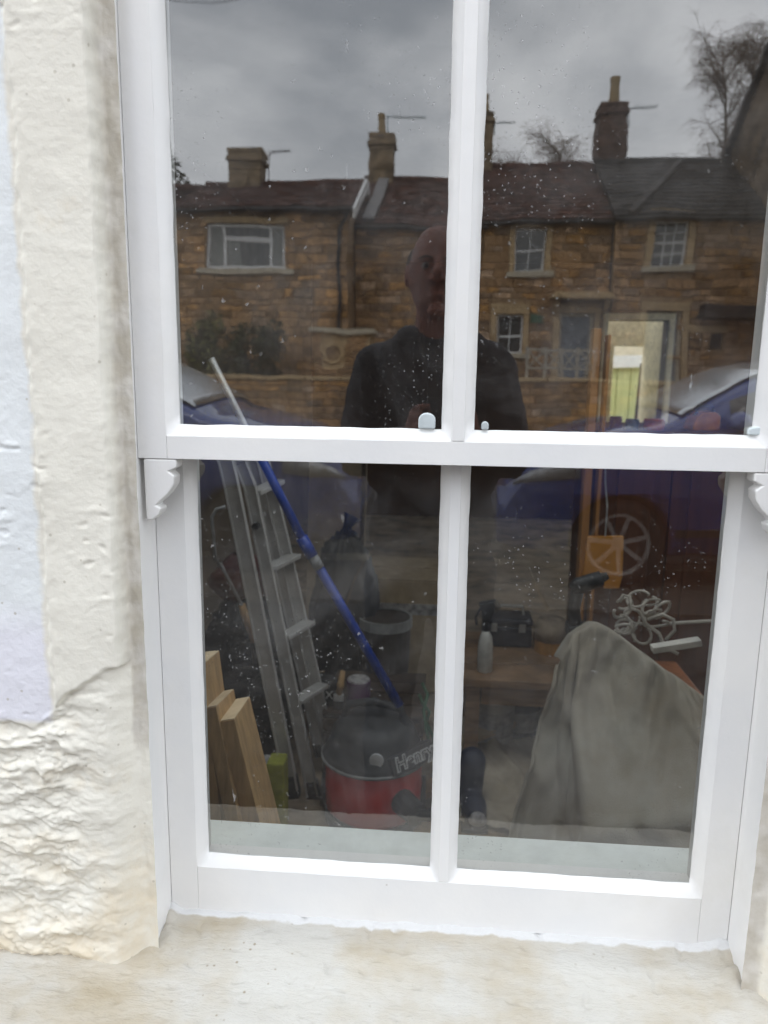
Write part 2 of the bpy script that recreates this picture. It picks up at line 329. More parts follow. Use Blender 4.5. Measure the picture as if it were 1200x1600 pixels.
# ---------------------------------------------------------------- this house: the rendered wall round the window
BX = .366                                            # half of the window opening, about MC
MC = .017
XL, XR = MC - BX, MC + BX                            # -.352, .386
ZS = W(290, 1421, .032).z                            # underside of the lower sash
wall = thing('rendered_wall', 'cream painted lime rendered cottage wall round the white window', 'wall', (0, -.05, 0))
def wallgrid(name, xa, xb, za, zb, step, left, m):
    nx = int((xb - xa) / step) + 1; nz = int((zb - za) / step) + 1
    X, Z = np.meshgrid(np.linspace(xa, xb, nx), np.linspace(za, zb, nz))
    A = X if left else (2 * MC - X)                  # mirrored so that the opening is at the high end
    edge = -.3660 + .003 * fbm(Z * 9, Z * 0 + 3.3, 3) + .0015 * pn(Z * 70, Z * 0)
    
    zl = 1.004 + .075 * sst(-.485, -.37, A) + .010 * fbm(A * 22, Z * 0 + 1, 3)   # where the smooth render breaks off
    low = sst(zl + .003, zl - .005, Z)
    wav = .0022 * fbm(X * 7, Z * 7, 3) + .0005 * fbm(X * 45, Z * 45, 3) + .0004 * np.abs(pn(X * 130, Z * 130))
    # trowelled ridges and dents of the smooth render
    patch = sst(-.05, .25, fbm(X * 6 + 2, Z * 5, 2)); h = wav + .0013 * patch * sst(.2, .6, pn(X * 38 + 7, Z * 70)) - .0018 * patch * sst(.30, .5, pn(X * 52, Z * 95 + 3))
    b = A + .006 * fbm(Z * 10, Z * 0 + 8, 3) + .004 * pn(Z * 60, Z * 0 + 2)
    h -= .0045 * sst(-.442, -.448, b) * (1 - low)
    h += .0030 * np.exp(-((b + .440) / .006) ** 2) * (1 - low) * (.5 + .8 * pn(Z * 25, X * 0 + 4))
    # rough rubble face below
    wx, wz = X + .012 * fbm(X * 22, Z * 22, 3), Z + .010 * fbm(X * 22 + 9, Z * 22 + 4, 3)
    def domes(x, y, seed):                           # pebbly lumps: distance to jittered cell centres
        xi = np.floor(x).astype(int); yi = np.floor(y).astype(int); best = np.full(x.shape, 9.0)
        for dx in (-1, 0, 1):
            for dy in (-1, 0, 1):
                h = _perm[(_perm[(xi + dx + seed) & 511] + yi + dy) & 511]; h2 = _perm[(h + 77) & 511]
                best = np.minimum(best, (xi + dx + (h & 511) / 511 - x) ** 2 + (yi + dy + (h2 & 511) / 511 - y) ** 2)
        return 1 - np.minimum(best, 1.2) / 1.2
    d1 = domes(wx * 36, wz * 58, 5); d2 = domes(wx * 75 + 4, wz * 120, 11)
    pres = sst(-.15, .25, fbm(X * 20 + 5, Z * 24, 2))
    q = fbm(wx * 10, wz * 23, 4) * 4.2; terr = np.floor(q) + sst(.5, .95, q - np.floor(q))
    q2 = fbm(wx * 27 + 5, wz * 50, 3) * 2.6; terr2 = np.floor(q2) + sst(.55, .95, q2 - np.floor(q2))
    rough = .0036 * terr + .0026 * terr2 + .0045 * d1 * pres + .0028 * d2 + .0016 * fbm(X * 75, Z * 110, 3) + .0014 * np.abs(pn(X * 190, Z * 230)) - .002
    fade = .25 + .65 * sst(-.40, -.455, A + .012 * fbm(Z * 14, Z * 0 + 6, 3))
    h = h * (1 - low) + low * (-.009 + rough * fade * .80 + .006 * (1 - fade))
    # rounded arris, then the reveal strip of mastic
    rev = sst(edge - .022 * low, edge + .007 + .006 * low, A)
    Y = -.058 - h
    strip = -.0295 - .0022 * fbm(X * 60, Z * 26, 4) - .0012 * pn(X * 9, Z * 6)
    Y = Y * (1 - rev) + strip * rev
    P = np.stack([X, Y, Z], -1).reshape(-1, 3)
    o = MB().grid(P.tolist(), nx, nz).build(name, m, wall, smooth=True)
    ms = sst(edge + .003, edge + .006, A + .0015 * pn(X * 90, Z * 90)) * (sst(.955, 1.0, Z + .02 * pn(Z * 30, X * 0)) if left else np.ones_like(Z))
    at = o.data.attributes.new('mastic', 'FLOAT', 'POINT'); at.data.foreach_set('value', np.ascontiguousarray(ms.reshape(-1), dtype=np.float32))
    return o, A, edge
wl, A_, e_ = wallgrid('plaster_face', -.66, XL + .0050, .60, 2.02, .0019, True, M_wall)
wr, _, _ = wallgrid('plaster_face', XR - .0050, .70, .60, 2.02, .0040, False, M_wall2)
big = MB()
big.box(-7, -.66, -.045, .16, -.3, 2.9); big.box(.70, 7, -.045, .16, -.3, 2.9)
big.box(-.659, .699, -.045, .16, -.3, .60); big.box(-.659, .699, -.045, .16, 2.02, 5.6); big.box(-7, -.66, -.045, .16, 2.902, 5.6); big.box(.70, 7, -.045, .16, 2.902, 5.6)
big.box(-.659, XL - .012, -.015, .16, .601, 2.019); big.box(XR + .012, .699, -.015, .16, .601, 2.019)
big.build('wall_body', M_wall2, wall)
# sill
nx, ny = 460, 100
X, Y = np.meshgrid(np.linspace(-.655, .695, nx), np.linspace(-.245, .075, ny))
zz = ZS - .004 + .12 * np.minimum(Y - .02, 0) + .0025 * fbm(X * 9, Y * 9, 4) + .0016 * fbm(X * 40, Y * 55, 3) - .003 * sst(.28, .5, pn(X * 45, Y * 70)) + .0012 * np.abs(pn(X * 150, Y * 150))
# a fillet of paint and filler heaped against the sash and the corners
zz += .007 * np.exp(-np.maximum(.030 - Y, 0) / .006) * (.7 + 1.1 * np.abs(pn(X * 18, X * 0 + 2)))
dl = np.minimum(np.abs(X - XL), np.abs(X - XR)); zz += .010 * np.exp(-(dl / .018) ** 2) * np.exp(-(np.maximum(-Y - .005, 0) / .03) ** 2) * (.6 + fbm(X * 50, Y * 50, 3))
zz += .03 * np.exp(-np.maximum(XL - .012 - X, 0) / .02) * (X < XL + .01) * 0
sill_o = MB().grid(np.stack([X, Y, zz], -1).reshape(-1, 3).tolist(), nx, ny).build('sill', M_sill, wall, smooth=True)
def sillmix(t, b):
    src = b.inputs['Base Color'].links[0].from_socket; tc = N(t, 'ShaderNodeTexCoord'); sp = N(t, 'ShaderNodeSeparateXYZ'); t.links.new(tc.outputs['Object'], sp.inputs[0])
    nz = N(t, 'ShaderNodeTexNoise', i_Scale=30.0, i_Detail=4.0); t.links.new(tc.outputs['Object'], nz.inputs['Vector'])
    ad = N(t, 'ShaderNodeMath', operation='MULTIPLY_ADD', i_1=.016); t.links.new(nz.outputs[0], ad.inputs[0]); t.links.new(sp.outputs['Y'], ad.inputs[2])
    mr = N(t, 'ShaderNodeMapRange', i_1=.0800, i_2=.0830, i_3=0.0, i_4=1.0); t.links.new(ad.outputs[0], mr.inputs[0])
    # big cream / grey-white patches
    n3 = N(t, 'ShaderNodeTexNoise', i_Scale=3.2, i_Detail=5.0, i_Roughness=.65); t.links.new(tc.outputs['Object'], n3.inputs['Vector'])
    r3 = N(t, 'ShaderNodeMapRange', i_1=.42, i_2=.58, i_3=0.0, i_4=.7); t.links.new(n3.outputs[0], r3.inputs[0])
    m3 = N(t, 'ShaderNodeMix', data_type='RGBA'); m3.inputs[7].default_value = (.56, .56, .545, 1); t.links.new(r3.outputs[0], m3.inputs[0]); t.links.new(src, m3.inputs[6])
    vo = N(t, 'ShaderNodeTexVoronoi', i_Scale=55.0); t.links.new(tc.outputs['Object'], vo.inputs['Vector']); n5 = N(t, 'ShaderNodeTexNoise', i_Scale=6.0, i_Detail=3.0); t.links.new(tc.outputs['Object'], n5.inputs['Vector'])
    pz = N(t, 'ShaderNodeMapRange', i_1=.48, i_2=.62, i_3=0.0, i_4=.8); t.links.new(n5.outputs[0], pz.inputs[0]); pt_ = N(t, 'ShaderNodeMapRange', i_1=.06, i_2=.13, i_3=1.0, i_4=0.0); t.links.new(vo.outputs['Distance'], pt_.inputs[0])
    pm = N(t, 'ShaderNodeMath', operation='MULTIPLY'); t.links.new(pz.outputs[0], pm.inputs[0]); t.links.new(pt_.outputs[0], pm.inputs[1])
    m5 = N(t, 'ShaderNodeMix', data_type='RGBA'); m5.inputs[7].default_value = (.27, .22, .15, 1); t.links.new(pm.outputs[0], m5.inputs[0]); t.links.new(m3.outputs[2], m5.inputs[6]); m3 = m5
    m = N(t, 'ShaderNodeMix', data_type='RGBA'); m.inputs[7].default_value = (.66, .66, .66, 1); t.links.new(mr.outputs[0], m.inputs[0]); t.links.new(m3.outputs[2], m.inputs[6]); t.links.new(m.outputs[2], b.inputs['Base Color'])
setlinks(M_sill, sillmix)
MB().box(-.655, .695, -.245, .03, .50, ZS - .042).build('sill_front', M_wall2, wall)

# ---------------------------------------------------------------- the sash window
U = [MC - .01835 - .3005, MC - .01835, MC + .01835, MC + .01835 + .3005]
Lw = [MC - .01785 - .2983, MC - .01785, MC + .01785, MC + .01785 + .2983]
ZU, ZT, ZB, ZTOP = 1.358, 1.319, .778, 1.885
win = thing('sash_window', 'white painted two over two timber sash window with horns', 'window', (MC, 0, ZS))
fr = MB()
for s, xe in ((-1, XL), (1, XR)):
    xo = xe + s * .016
    a, b = sorted((xe, xo)); fr.box(a, b, -.0235, .15, ZS - .02, 1.98)          # lining and pulley stile
    a, b = sorted((xe - s * .010, xe)); fr.box(a, b, .0285, .0315, ZS - .01, 1.98) if False else None
fr.box(XL, XR, -.030, .15, 1.945, 1.98)
fr.build('box_frame', M_white, win, bevel=.005)
def wob(pts, amp):                                                               # hand-run putty: nothing quite straight
    return [Vector((p[0] + amp * pn(p[2] * 31 + 5, p[1] * 90), p[1] + amp * .8 * pn(p[0] * 28, p[2] * 28 + 9), p[2] + amp * pn(p[0] * 31, p[1] * 80 + 3))) for p in pts]
def putty(mb, x0, x1, z0, z1, yg, yf, w, n=40):
    def ring(d, y):
        P = []
        for (xa, za, xb, zb) in ((x0 - d, z0 - d, x1 + d, z0 - d), (x1 + d, z0 - d, x1 + d, z1 + d), (x1 + d, z1 + d, x0 - d, z1 + d), (x0 - d, z1 + d, x0 - d, z0 - d)):
            for i in range(n): t = i / n; P.append((xa + (xb - xa) * t, y, za + (zb - za) * t))
        return P
    rings = [ring(.0, yg + .0005), ring(.0006, yg - .0018), ring(w * .55, (yg - .0018) * .42 + yf * .58), ring(w, yf + .0004)]
    P = []
    for k, r in enumerate(rings): P += wob(r, .0013 if k < 3 else .0005)
    mb.grid(P, 4 * n, 4, True)
PW = .0125
def sash(name, xs, zb, zt, zbot, ztop, yf, yg, yb, label):
    s = MB()
    w = PW
    s.box(XL + .0005, xs[0] - w, yf, yb, zbot, ztop); s.box(xs[3] + w, XR - .0005, yf, yb, zbot, ztop)
    s.box(xs[0] - w + .0002, xs[3] + w - .0002, yf, yb, zbot, zb - w); s.box(xs[0] - w + .0002, xs[3] + w - .0002, yf, yb, zt + w, ztop)
    o = s.build(name, M_whiteh, win, bevel=.0006); tag(o, label)
    pt = MB(); putty(pt, xs[0], xs[1], zb, zt, yg, yf, w); putty(pt, xs[2], xs[3], zb, zt, yg, yf, w); pt.build('putty', M_whiteh, o, smooth=False)
    for q in o.children: q.data.shade_smooth()
    gb = MB(); gb.box(xs[1] + w - .0015, xs[2] - w + .0015, yf - .0002, yb - .01, zb - w + .0003, zt + w - .0003); gb.build('glazing_bar', M_white, o, bevel=.0012)
    # rebate behind the putty
    rb = MB()
    for a, b in ((xs[0], xs[1]), (xs[2], xs[3])):
        rb.box(a - w, a - .006, yg + .003, yb, zb - w, zt + w); rb.box(b + .006, b + w, yg + .003, yb, zb - w, zt + w)
        rb.box(a - .0057, b + .0057, yg + .003, yb, zb - w, zb - .006); rb.box(a - .0057, b + .0057, yg + .003, yb, zt + .006, zt + w)
    rb.build('rebate', M_white, o)
    for k, (a, b) in enumerate(((xs[0], xs[1]), (xs[2], xs[3]))):
        gm = glass_mat(f'window_glass_{name}_{k}', REFL if yg < .02 else .115, random.uniform(0, 30))
        MB().add([(a - .010, yg + .001, zb - .010), (b + .010, yg + .001, zb - .010), (b + .010, yg + .001, zt + .010), (a - .010, yg + .001, zt + .010)], [(0, 1, 2, 3)]).build('pane', gm, o)
    return o
up = sash('upper_sash', U, ZU, ZTOP, ZT, 1.944, -.013, 0.0, .027, 'front upper sash, its meeting rail overlapping the lower sash')
lo = sash('lower_sash', Lw, ZB, 1.330, ZS, 1.350, .032, .045, .073, 'lower sash set back behind the upper one')
hp = [W(x, y, -.013) for x, y in ((223, 716), (275, 716), (275, 731), (263, 737), (272, 744), (271, 757), (262, 772), (243, 790), (251, 794), (248, 804), (239, 812), (228, 814))]
hp = [(min(max(p.x, XL + .0015), -.30), min(p.z, ZT - .0005)) for p in hp]
MB().prism(hp, -.0125, .010).build('horn', M_white, up, bevel=.0022)
MB().prism([(2 * MC - x, z) for x, z in hp], -.0125, .010).build('horn', M_white, up, bevel=.0022)
M_plast = mat('clear_plastic', (.62, .68, .70), .25, var=.1)
# clear plastic window bumpers stuck low on the upper panes
for px, w_, h_ in ((667, .0095, .017), (757, .004, .009), (1180, .011, .009)):
    b = W(px, 670, .004); P = [(-w_, 0), (w_, 0), (w_, h_ * .6)] + [(w_ * math.cos(t), h_ * .6 + h_ * .45 * math.sin(t)) for t in np.linspace(.3, math.pi - .3, 7)] + [(-w_, h_ * .6)]
    q = MB().prism([(b.x + x, ZU + .0005 + z) for x, z in P], -.007, .0003).build('window_bumper', M_plast, up, bevel=.002)

# inner window board and the room
board = MB().box(XL + .002, XR - .002, .0735, .168, ZB - .06, W(480, 1288, .168).z); tag(board.build('window_board', mat('board_paint', (.70, .74, .72), .4, var=.05), win, bevel=.004), 'pale painted inner window board')
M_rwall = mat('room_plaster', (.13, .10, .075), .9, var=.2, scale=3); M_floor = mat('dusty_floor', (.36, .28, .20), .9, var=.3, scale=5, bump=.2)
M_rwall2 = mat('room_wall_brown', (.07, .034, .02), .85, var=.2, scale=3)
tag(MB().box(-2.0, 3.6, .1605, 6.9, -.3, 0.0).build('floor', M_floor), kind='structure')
cl_ = MB(); SKY0, SKY1, SX0, SX1 = .28, 1.42, -1.25, 2.4  # ceiling gap added out of view to bring daylight in near the window
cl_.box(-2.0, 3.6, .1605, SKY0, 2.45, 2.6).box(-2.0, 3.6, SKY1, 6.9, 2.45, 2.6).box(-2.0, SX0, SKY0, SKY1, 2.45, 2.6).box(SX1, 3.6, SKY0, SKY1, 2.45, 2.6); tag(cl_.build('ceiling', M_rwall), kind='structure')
rlt = thing('added_rooflight', 'white timber rooflight in the room ceiling just inside the window', 'added_rooflight', (.3, .8, 2.45))  # added with the unseen ceiling gap that brightens the room
for x in np.linspace(SX0, SX1, 5): MB().box(x - .02, x + .02, SKY0 - .02, SKY1 + .02, 2.601, 2.66).build('glazing_bar', M_upvc, rlt)
for y in (SKY0 - .05, SKY1 + .01): MB().box(SX0 - .02, SX1 + .02, y, y + .04, 2.601, 2.655).build('rail', M_upvc, rlt)
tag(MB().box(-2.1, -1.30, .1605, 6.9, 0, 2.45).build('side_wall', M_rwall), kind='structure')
tag(MB().box(3.2, 3.6, .1605, 2.9, 0, 2.45).box(3.2, 3.6, 6.45, 6.9, 0, 2.45).box(3.2, 3.6, 2.9, 6.45, 0, .5).box(3.2, 3.6, 2.9, 6.45, 2.3, 2.45).build('side_wall', M_rwall2), kind='structure')  # wide side opening added out of view so daylight reaches the back wall
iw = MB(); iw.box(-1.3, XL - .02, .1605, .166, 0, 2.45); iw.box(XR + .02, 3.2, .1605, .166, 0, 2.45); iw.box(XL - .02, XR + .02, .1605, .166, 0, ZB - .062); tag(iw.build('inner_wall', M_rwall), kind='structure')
YD = 6.6
d0, d1 = W(948, 540, YD), W(1046, 500, YD); dx0, dx1, dzt = d0.x, d1.x, W(1000, 500, YD).z
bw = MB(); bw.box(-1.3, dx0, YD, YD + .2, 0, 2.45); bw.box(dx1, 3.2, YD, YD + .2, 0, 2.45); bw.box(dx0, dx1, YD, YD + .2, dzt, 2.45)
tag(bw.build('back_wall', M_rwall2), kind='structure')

# ---------------------------------------------------------------- the street opposite (seen mirrored in the panes)
STONE_MESH = []
for k in range(4):
    r = random.Random(k); m = MB()
    j = lambda a: r.uniform(-a, a)
    m.add([(-.5 + j(.03), 0, -.5 + j(.06)), (.5 + j(.03), 0, -.5 + j(.06)), (.5 + j(.03), 0, .5 + j(.06)), (-.5 + j(.03), 0, .5 + j(.06)),
           (-.46 + j(.03), 1 + j(.3), -.43 + j(.05)), (.46 + j(.03), 1 + j(.3), -.43 + j(.05)), (.46 + j(.03), 1 + j(.3), .43 + j(.05)), (-.46 + j(.03), 1 + j(.3), .43 + j(.05))],
          [(0, 1, 5, 4), (1, 2, 6, 5), (2, 3, 7, 6), (3, 0, 4, 7), (4, 5, 6, 7)])
    o = m.build('stone', M_stone); STONE_MESH.append(o.data); bpy.data.objects.remove(o)
def lay_stones(parent, x0, x1, z0, z1, yf, holes, nmax, seed, mx=None, hmin=.13, hmax=.24):
    """coursed rubble on a wall face looking along +y; the first nmax stones are objects, the rest one joined part"""
    r = random.Random(seed); S = []; z = z0
    while z < z1 - .05:
        h = min(r.uniform(hmin, hmax), z1 - z); x = x0 - r.uniform(0, .2)
        while x < x1:
            w = r.uniform(.22, .62); a, b = max(x, x0), min(x + w, x1)
            if b - a > .06:
                if not any(a < hx1 and b > hx0 and z < hz1 and z + h > hz0 for hx0, hx1, hz0, hz1 in holes): S.append((a, b, z, z + h))
                else:
                    for hx0, hx1, hz0, hz1 in holes:                # trim to the opening
                        if z < hz1 and z + h > hz0:
                            if a < hx0 < b and hx0 - a > .08: S.append((a, hx0, z, z + h))
                            if a < hx1 < b and b - hx1 > .08: S.append((hx1, b, z, z + h))
            x += w
        z += h
    r.shuffle(S); org = ORG.get(parent.name, Vector((0, 0, 0))); rest = MB(); g = .012
    for i, (a, b, c, d) in enumerate(S):
        t = r.uniform(.012, .04)
        if i < nmax:
            o = bpy.data.objects.new('stone', r.choice(STONE_MESH)); C.objects.link(o); o.parent = parent
            o.location = ((a + b) / 2 - org.x, yf - org.y, (c + d) / 2 - org.z); o.scale = (b - a - g, t, d - c - g)
        else:
            e = .03
            rest.add([(a + g, yf, c + g), (b - g, yf, c + g), (b - g, yf, d - g), (a + g, yf, d - g), (a + g + e * .5, yf + t, c + g + e * .6), (b - g - e * .5, yf + t, c + g + e * .4), (b - g - e * .6, yf + t, d - g - e * .5), (a + g + e * .4, yf + t, d - g - e * .6)],
                     [(0, 1, 5, 4), (1, 2, 6, 5), (2, 3, 7, 6), (3, 0, 4, 7), (4, 5, 6, 7)])
    if rest.v: tag(rest.build('stonework', M_stone, parent), kind='stuff')

def tiles(mb, x0, x1, y0, z0, y1, z1, seed, tw=.30, ex=.27):
    r = random.Random(seed); a = Vector((0, y0, z0)); b = Vector((0, y1, z1)); Ls = (b - a).length; d = (b - a) / Ls
    n = Vector((0, -d.z, d.y)); n = n if n.z > 0 else -n
    for i in range(int(Ls / ex) + 1):
        s0, s1 = i * ex, min((i + 1) * ex + .04, Ls + .03); x = x0 - (i % 2) * tw / 2
        while x < x1:
            p, q = max(x, x0) + .003, min(x + tw, x1) - .003; x += tw
            if q - p < .03: continue
            up = .05 + r.uniform(-.008, .012); P = [a + d * s0 + n * up, a + d * s1 + n * .028, a + d * s1, a + d * s0]
            mb.add([(p, v.y, v.z) for v in P] + [(q, v.y, v.z) for v in P], [(0, 1, 5, 4), (0, 4, 7, 3), (0, 3, 2, 1), (4, 5, 6, 7)])

def win_parts(parent, kind, x0, x1, z0, z1, yf):
    """a window set in an opening of a facade facing +y"""
    y = yf - .12
    def frame(a, b, c, d, w, y0=y, t=.05):
        return MB().box(a, a + w, y0 - t, y0, c, d).box(b - w, b, y0 - t, y0, c, d).box(a + w, b - w, y0 - t, y0, c, c + w).box(a + w, b - w, y0 - t, y0, d - w, d)
    if kind == 'door':
        f = frame(x0, x1, z0 - .08, z1, .08).build('door_frame', M_pale, parent)
        zt = z1 - .08
        dm = MB().box(x0 + .08, x1 - .08, y - .09, y - .05, z0, zt)
        d = dm.build('door', mat('door_paint', (.17, .20, .24), .5, var=.08), parent)
        for a, b, c, e in ((.14, .44, .12, .42), (.56, .86, .12, .42), (.14, .44, .5, .9), (.56, .86, .5, .9)):
            wd, hh = x1 - x0 - .16, zt - z0
            MB().box(x0 + .08 + a * wd, x0 + .08 + b * wd, y - .05, y - .035, z0 + c * hh, z0 + e * hh).build('panel', mat('door_panel', (.24, .27, .31), .5) if False else d.data.materials[0], d, bevel=.01)
        MB().lathe([(.0, 0), (.03, .01), (.03, .05), (.015, .06)], (x1 - .17, y - .05, z0 + .95), 10, 'y').build('handle', M_alu, d)
        return
    f = frame(x0, x1, z0, z1, .045 if kind != 'casement' else .075)
    W_, H_ = x1 - x0, z1 - z0; m = M_upvc
    panes = []
    if kind == 'casement':
        a, b = x0 + W_ * .22, x0 + W_ * .80
        f.box(a - .03, a + .03, y - .05, y, z0 + .06, z1 - .06); f.box(b - .03, b + .03, y - .05, y, z0 + .06, z1 - .06)
        f.box(a + .03, b - .03, y - .05, y + .001, z1 - .40, z1 - .33); f.box(a + .03, b - .03, y, y + .03, z1 - .34, z1 - .30)
        panes = [(x0 + .06, a - .03, z0 + .06, z1 - .06, 0), (a + .03, b - .03, z0 + .06, z1 - .40, 1), (a + .03, b - .03, z1 - .33, z1 - .06, 0), (b + .03, x1 - .06, z0 + .06, z1 - .06, 0)]
    else:
        nx, nz, t = {'sash22': (2, 2, .025), 'sash66': (3, 4, .025), 'small': (1, 1, .02), 'sash21': (2, 2, .022)}[kind]
        iw_, ih = W_ - .09, H_ - .09
        for i in range(1, nx): f.box(x0 + .045 + iw_ * i / nx - t / 2, x0 + .045 + iw_ * i / nx + t / 2, y - .04, y - .002, z0 + .045, z1 - .045)
        for k in range(1, nz):
            tt = t if k * 2 != nz else .05
            for i in range(nx): f.box(x0 + .045 + iw_ * i / nx + t / 2, x0 + .045 + iw_ * (i + 1) / nx - t / 2, y - .04, y - .003, z0 + .045 + ih * k / nz - tt / 2, z0 + .045 + ih * k / nz + tt / 2)
        for i in range(nx):
            for k in range(nz): panes.append((x0 + .045 + iw_ * i / nx, x0 + .045 + iw_ * (i + 1) / nx, z0 + .045 + ih * k / nz, z0 + .045 + ih * (k + 1) / nz, 0))
    o = f.build('window', m if kind != 'small' else M_darkiron, parent)
    for a, b, c, d, open_ in panes: MB().box(a, b, y - .034, y - .028, c, d).build('pane', M_pane, o)
    if kind == 'casement':
        MB().box(x0 + .07, x0 + W_ * .22 - .035, y - .027, y - .022, z0 + .07, z1 - .07).build('blind', M_curtain, o)
        MB().box(x1 - W_ * .2 + .035, x1 - .07, y - .027, y - .022, z0 + .07, z1 - .07).build('blind', M_curtain, o); MB().box(x0 + W_ * .22 + .04, x0 + W_ * .42, y - .027, y - .022, z0 + .07, z1 - .42).build('blind', M_curtain, o)

def house(name, label, x0, x1, F, dep, zg, ze, zr, ops, roofm, seed, nst, surround=True, verge=False, stone=True, hip=0):
    t = thing(name, label, 'house', ((x0 + x1) / 2, -F, zg))
    yf = -F; xs = sorted({x0, x1, *[o[0] for o in ops], *[o[1] for o in ops]}); zs = sorted({zg, ze, *[o[2] for o in ops], *[o[3] for o in ops]})
    w = MB()
    for i in range(len(xs) - 1):
        for k in range(len(zs) - 1):
            cx, cz = (xs[i] + xs[i + 1]) / 2, (zs[k] + zs[k + 1]) / 2
            if not any(o[0] < cx < o[1] and o[2] < cz < o[3] for o in ops): w.box(xs[i], xs[i + 1], yf - .35, yf, zs[k], zs[k + 1])
    yb = yf - dep; ym = (yf + yb) / 2
    w.box(x0, x1, yb, yb + .3, zg, ze)
    for a, b in ((x0, x0 + .3), (x1 - .3, x1)):
        w.box(a, b, yb + .3, yf - .35, zg, ze)
        if not hip: w.add([(a, yf, ze), (a, ym, zr - .03), (a, yb, ze), (b, yf, ze), (b, ym, zr - .03), (b, yb, ze)], [(0, 1, 2), (3, 5, 4), (0, 3, 4, 1), (1, 4, 5, 2), (0, 2, 5, 3)])
    w.build('wall', M_mortar, t)
    holes = [(a - (.17 if surround and k != 'small' else .0), b + (.17 if surround and k != 'small' else 0), c - .14, d + (.26 if surround else .16)) for a, b, c, d, k in ops]
    if stone: lay_stones(t, x0, x1, zg, ze, yf, holes, nst, seed)
    for a, b, c, d, k in ops:
        win_parts(t, k, a, b, c, d, yf)
        if k == 'small': MB().box(a - .1, b + .1, yf, yf + .04, d, d + .16).build('lintel', M_ashlar, t, bevel=.01); continue
        if surround:
            s = MB(); e = .16
            s.box(a - e, a, yf, yf + .045, c, d); s.box(b, b + e, yf, yf + .045, c, d); s.box(a - e, b + e, yf, yf + .05, d, d + .25)
            s.build('surround', M_ashlar, t, bevel=.012)
        else: MB().box(a - .1, b + .1, yf, yf + .03, d, d + .15).build('lintel', M_ashlar, t, bevel=.01)
        if k != 'door': MB().box(a - .22, b + .22, yf - .1, yf + .11, c - .13, c).build('sill', M_pale, t, bevel=.01)
    rf = MB(); xa, xb = x0 - .1, x1 + .1
    tiles(rf, xa, xb, yf + .22, ze - .06, ym, zr, seed); rf2 = MB()
    for s, ye in ((1, yf + .2), (-1, yb - .2)):
        rf2.add([(xa, ye, ze - .07), (xb, ye, ze - .07), (xb, ym, zr), (xa, ym, zr), (xa, ye, ze - .13), (xb, ye, ze - .13), (xb, ym, zr - .08), (xa, ym, zr - .08)],
                [(0, 1, 2, 3), (7, 6, 5, 4), (0, 4, 5, 1), (1, 5, 6, 2), (3, 2, 6, 7), (0, 3, 7, 4)])
    ro = rf2.build('roof', roofm, t); tag(rf.build('roof_tiles', roofm, ro), kind='stuff')
    MB().tube([(xa, ym, zr + .02), (xb, ym, zr + .02)], .11, 8).build('ridge', roofm, ro)
    MB().tube([(xa, yf + .27, ze - .12), (xb, yf + .27, ze - .12)], .055, 6).build('gutter', M_darkiron, ro)
    return t
def hx(px, py, Y): p = W(px, py, Y); return p.x, p.z
def chimney(parent, px0, px1, pyt, Y, zbase, depth=.55, pots=(), m=None, cap=.06, aerial=None):
    a, b = W(px0, pyt, Y), W(px1, pyt, Y); y = -Y; zt = a.z
    c = MB(); r = random.Random(int(px0))
    z = zbase; k = 0
    while z < zt - .32:
        h = min(.26, zt - .32 - z); j = .012 * (k % 2); c.box(a.x + j, b.x - j, y - depth / 2 + j, y + depth / 2 - j, z, z + h); z += h; k += 1
    c.box(a.x - cap, b.x + cap, y - depth / 2 - cap, y + depth / 2 + cap, zt - .32, zt - .2); c.box(a.x - .02, b.x + .02, y - depth / 2 - .02, y + depth / 2 + .02, zt - .2, zt - .1); c.box(a.x - cap * .6, b.x + cap * .6, y - depth / 2 - cap * .6, y + depth / 2 + cap * .6, zt - .1, zt)
    o = c.build('chimney', m or M_chim, parent, bevel=.015)
    for p0, p1, pt, tilt in pots:
        u, v = W(p0, pt, Y), W(p1, pt, Y); rr = (v.x - u.x) / 2; cx = (u.x + v.x) / 2
        MB().lathe([(rr * 1.15, zt - .01), (rr, zt + .08), (rr * .86, u.z - .18), (rr * .95, u.z - .12), (rr * .95, u.z), (rr * .7, u.z), (rr * .68, u.z - .2)], (cx, y, 0), 14).build('chimney_pot', M_pot, o)
    if aerial:
        base, tip, side = aerial; q0, q1 = W(*base, Y), W(*tip, Y); am = MB()
        am.tube([(q0.x, y, q0.z), (q0.x, y, q1.z + .05)], .016, 5); am.tube([(q0.x, y, q1.z), (q1.x, y, q1.z + .04)], .015, 5)
        for i in range(9):
            f = i / 8; xx = q0.x + (q1.x - q0.x) * (.2 + .8 * f); hh = .22 - .08 * f; am.tube([(xx, y - hh, q1.z + .03), (xx, y + hh, q1.z + .03)], .008, 4)
        am.build('aerial', mat('aerial_metal', (.12, .25, .26), .5, metal=.3), o)
    return o

# left house, standing forward
FA = 18.0
ax0, _ = hx(276, 400, FA); ax1, _ = hx(545, 400, FA); _, aze = hx(400, 322, FA); azr = V(400, 291, FA + 2.8).z
c0, c1 = W(322, 349, FA), W(444, 349, FA); cz0 = W(322, 419, FA).z
houseA = house('stone_house', 'stone house with the wide white three light window under a low tiled roof', ax0, ax1, FA, 5.6, .80, aze, azr,
               [(c0.x, c1.x, cz0, c0.z, 'casement')], M_tile, 1, 90, surround=False)
chimney(houseA, 362, 411, 238, FA + 2.8, azr - .7, .8)
am = MB(); a0, a1 = W(421, 290, FA + 2.8), W(452, 240, FA + 2.8); a2 = W(421, 240, FA + 2.8)
am.tube([(a0.x, -FA - 2.8, a0.z - .2), (a2.x, -FA - 2.8, a2.z)], .018, 5).tube([(a2.x, -FA - 2.8, a2.z), (a1.x, -FA - 2.8, a1.z)], .016, 5)
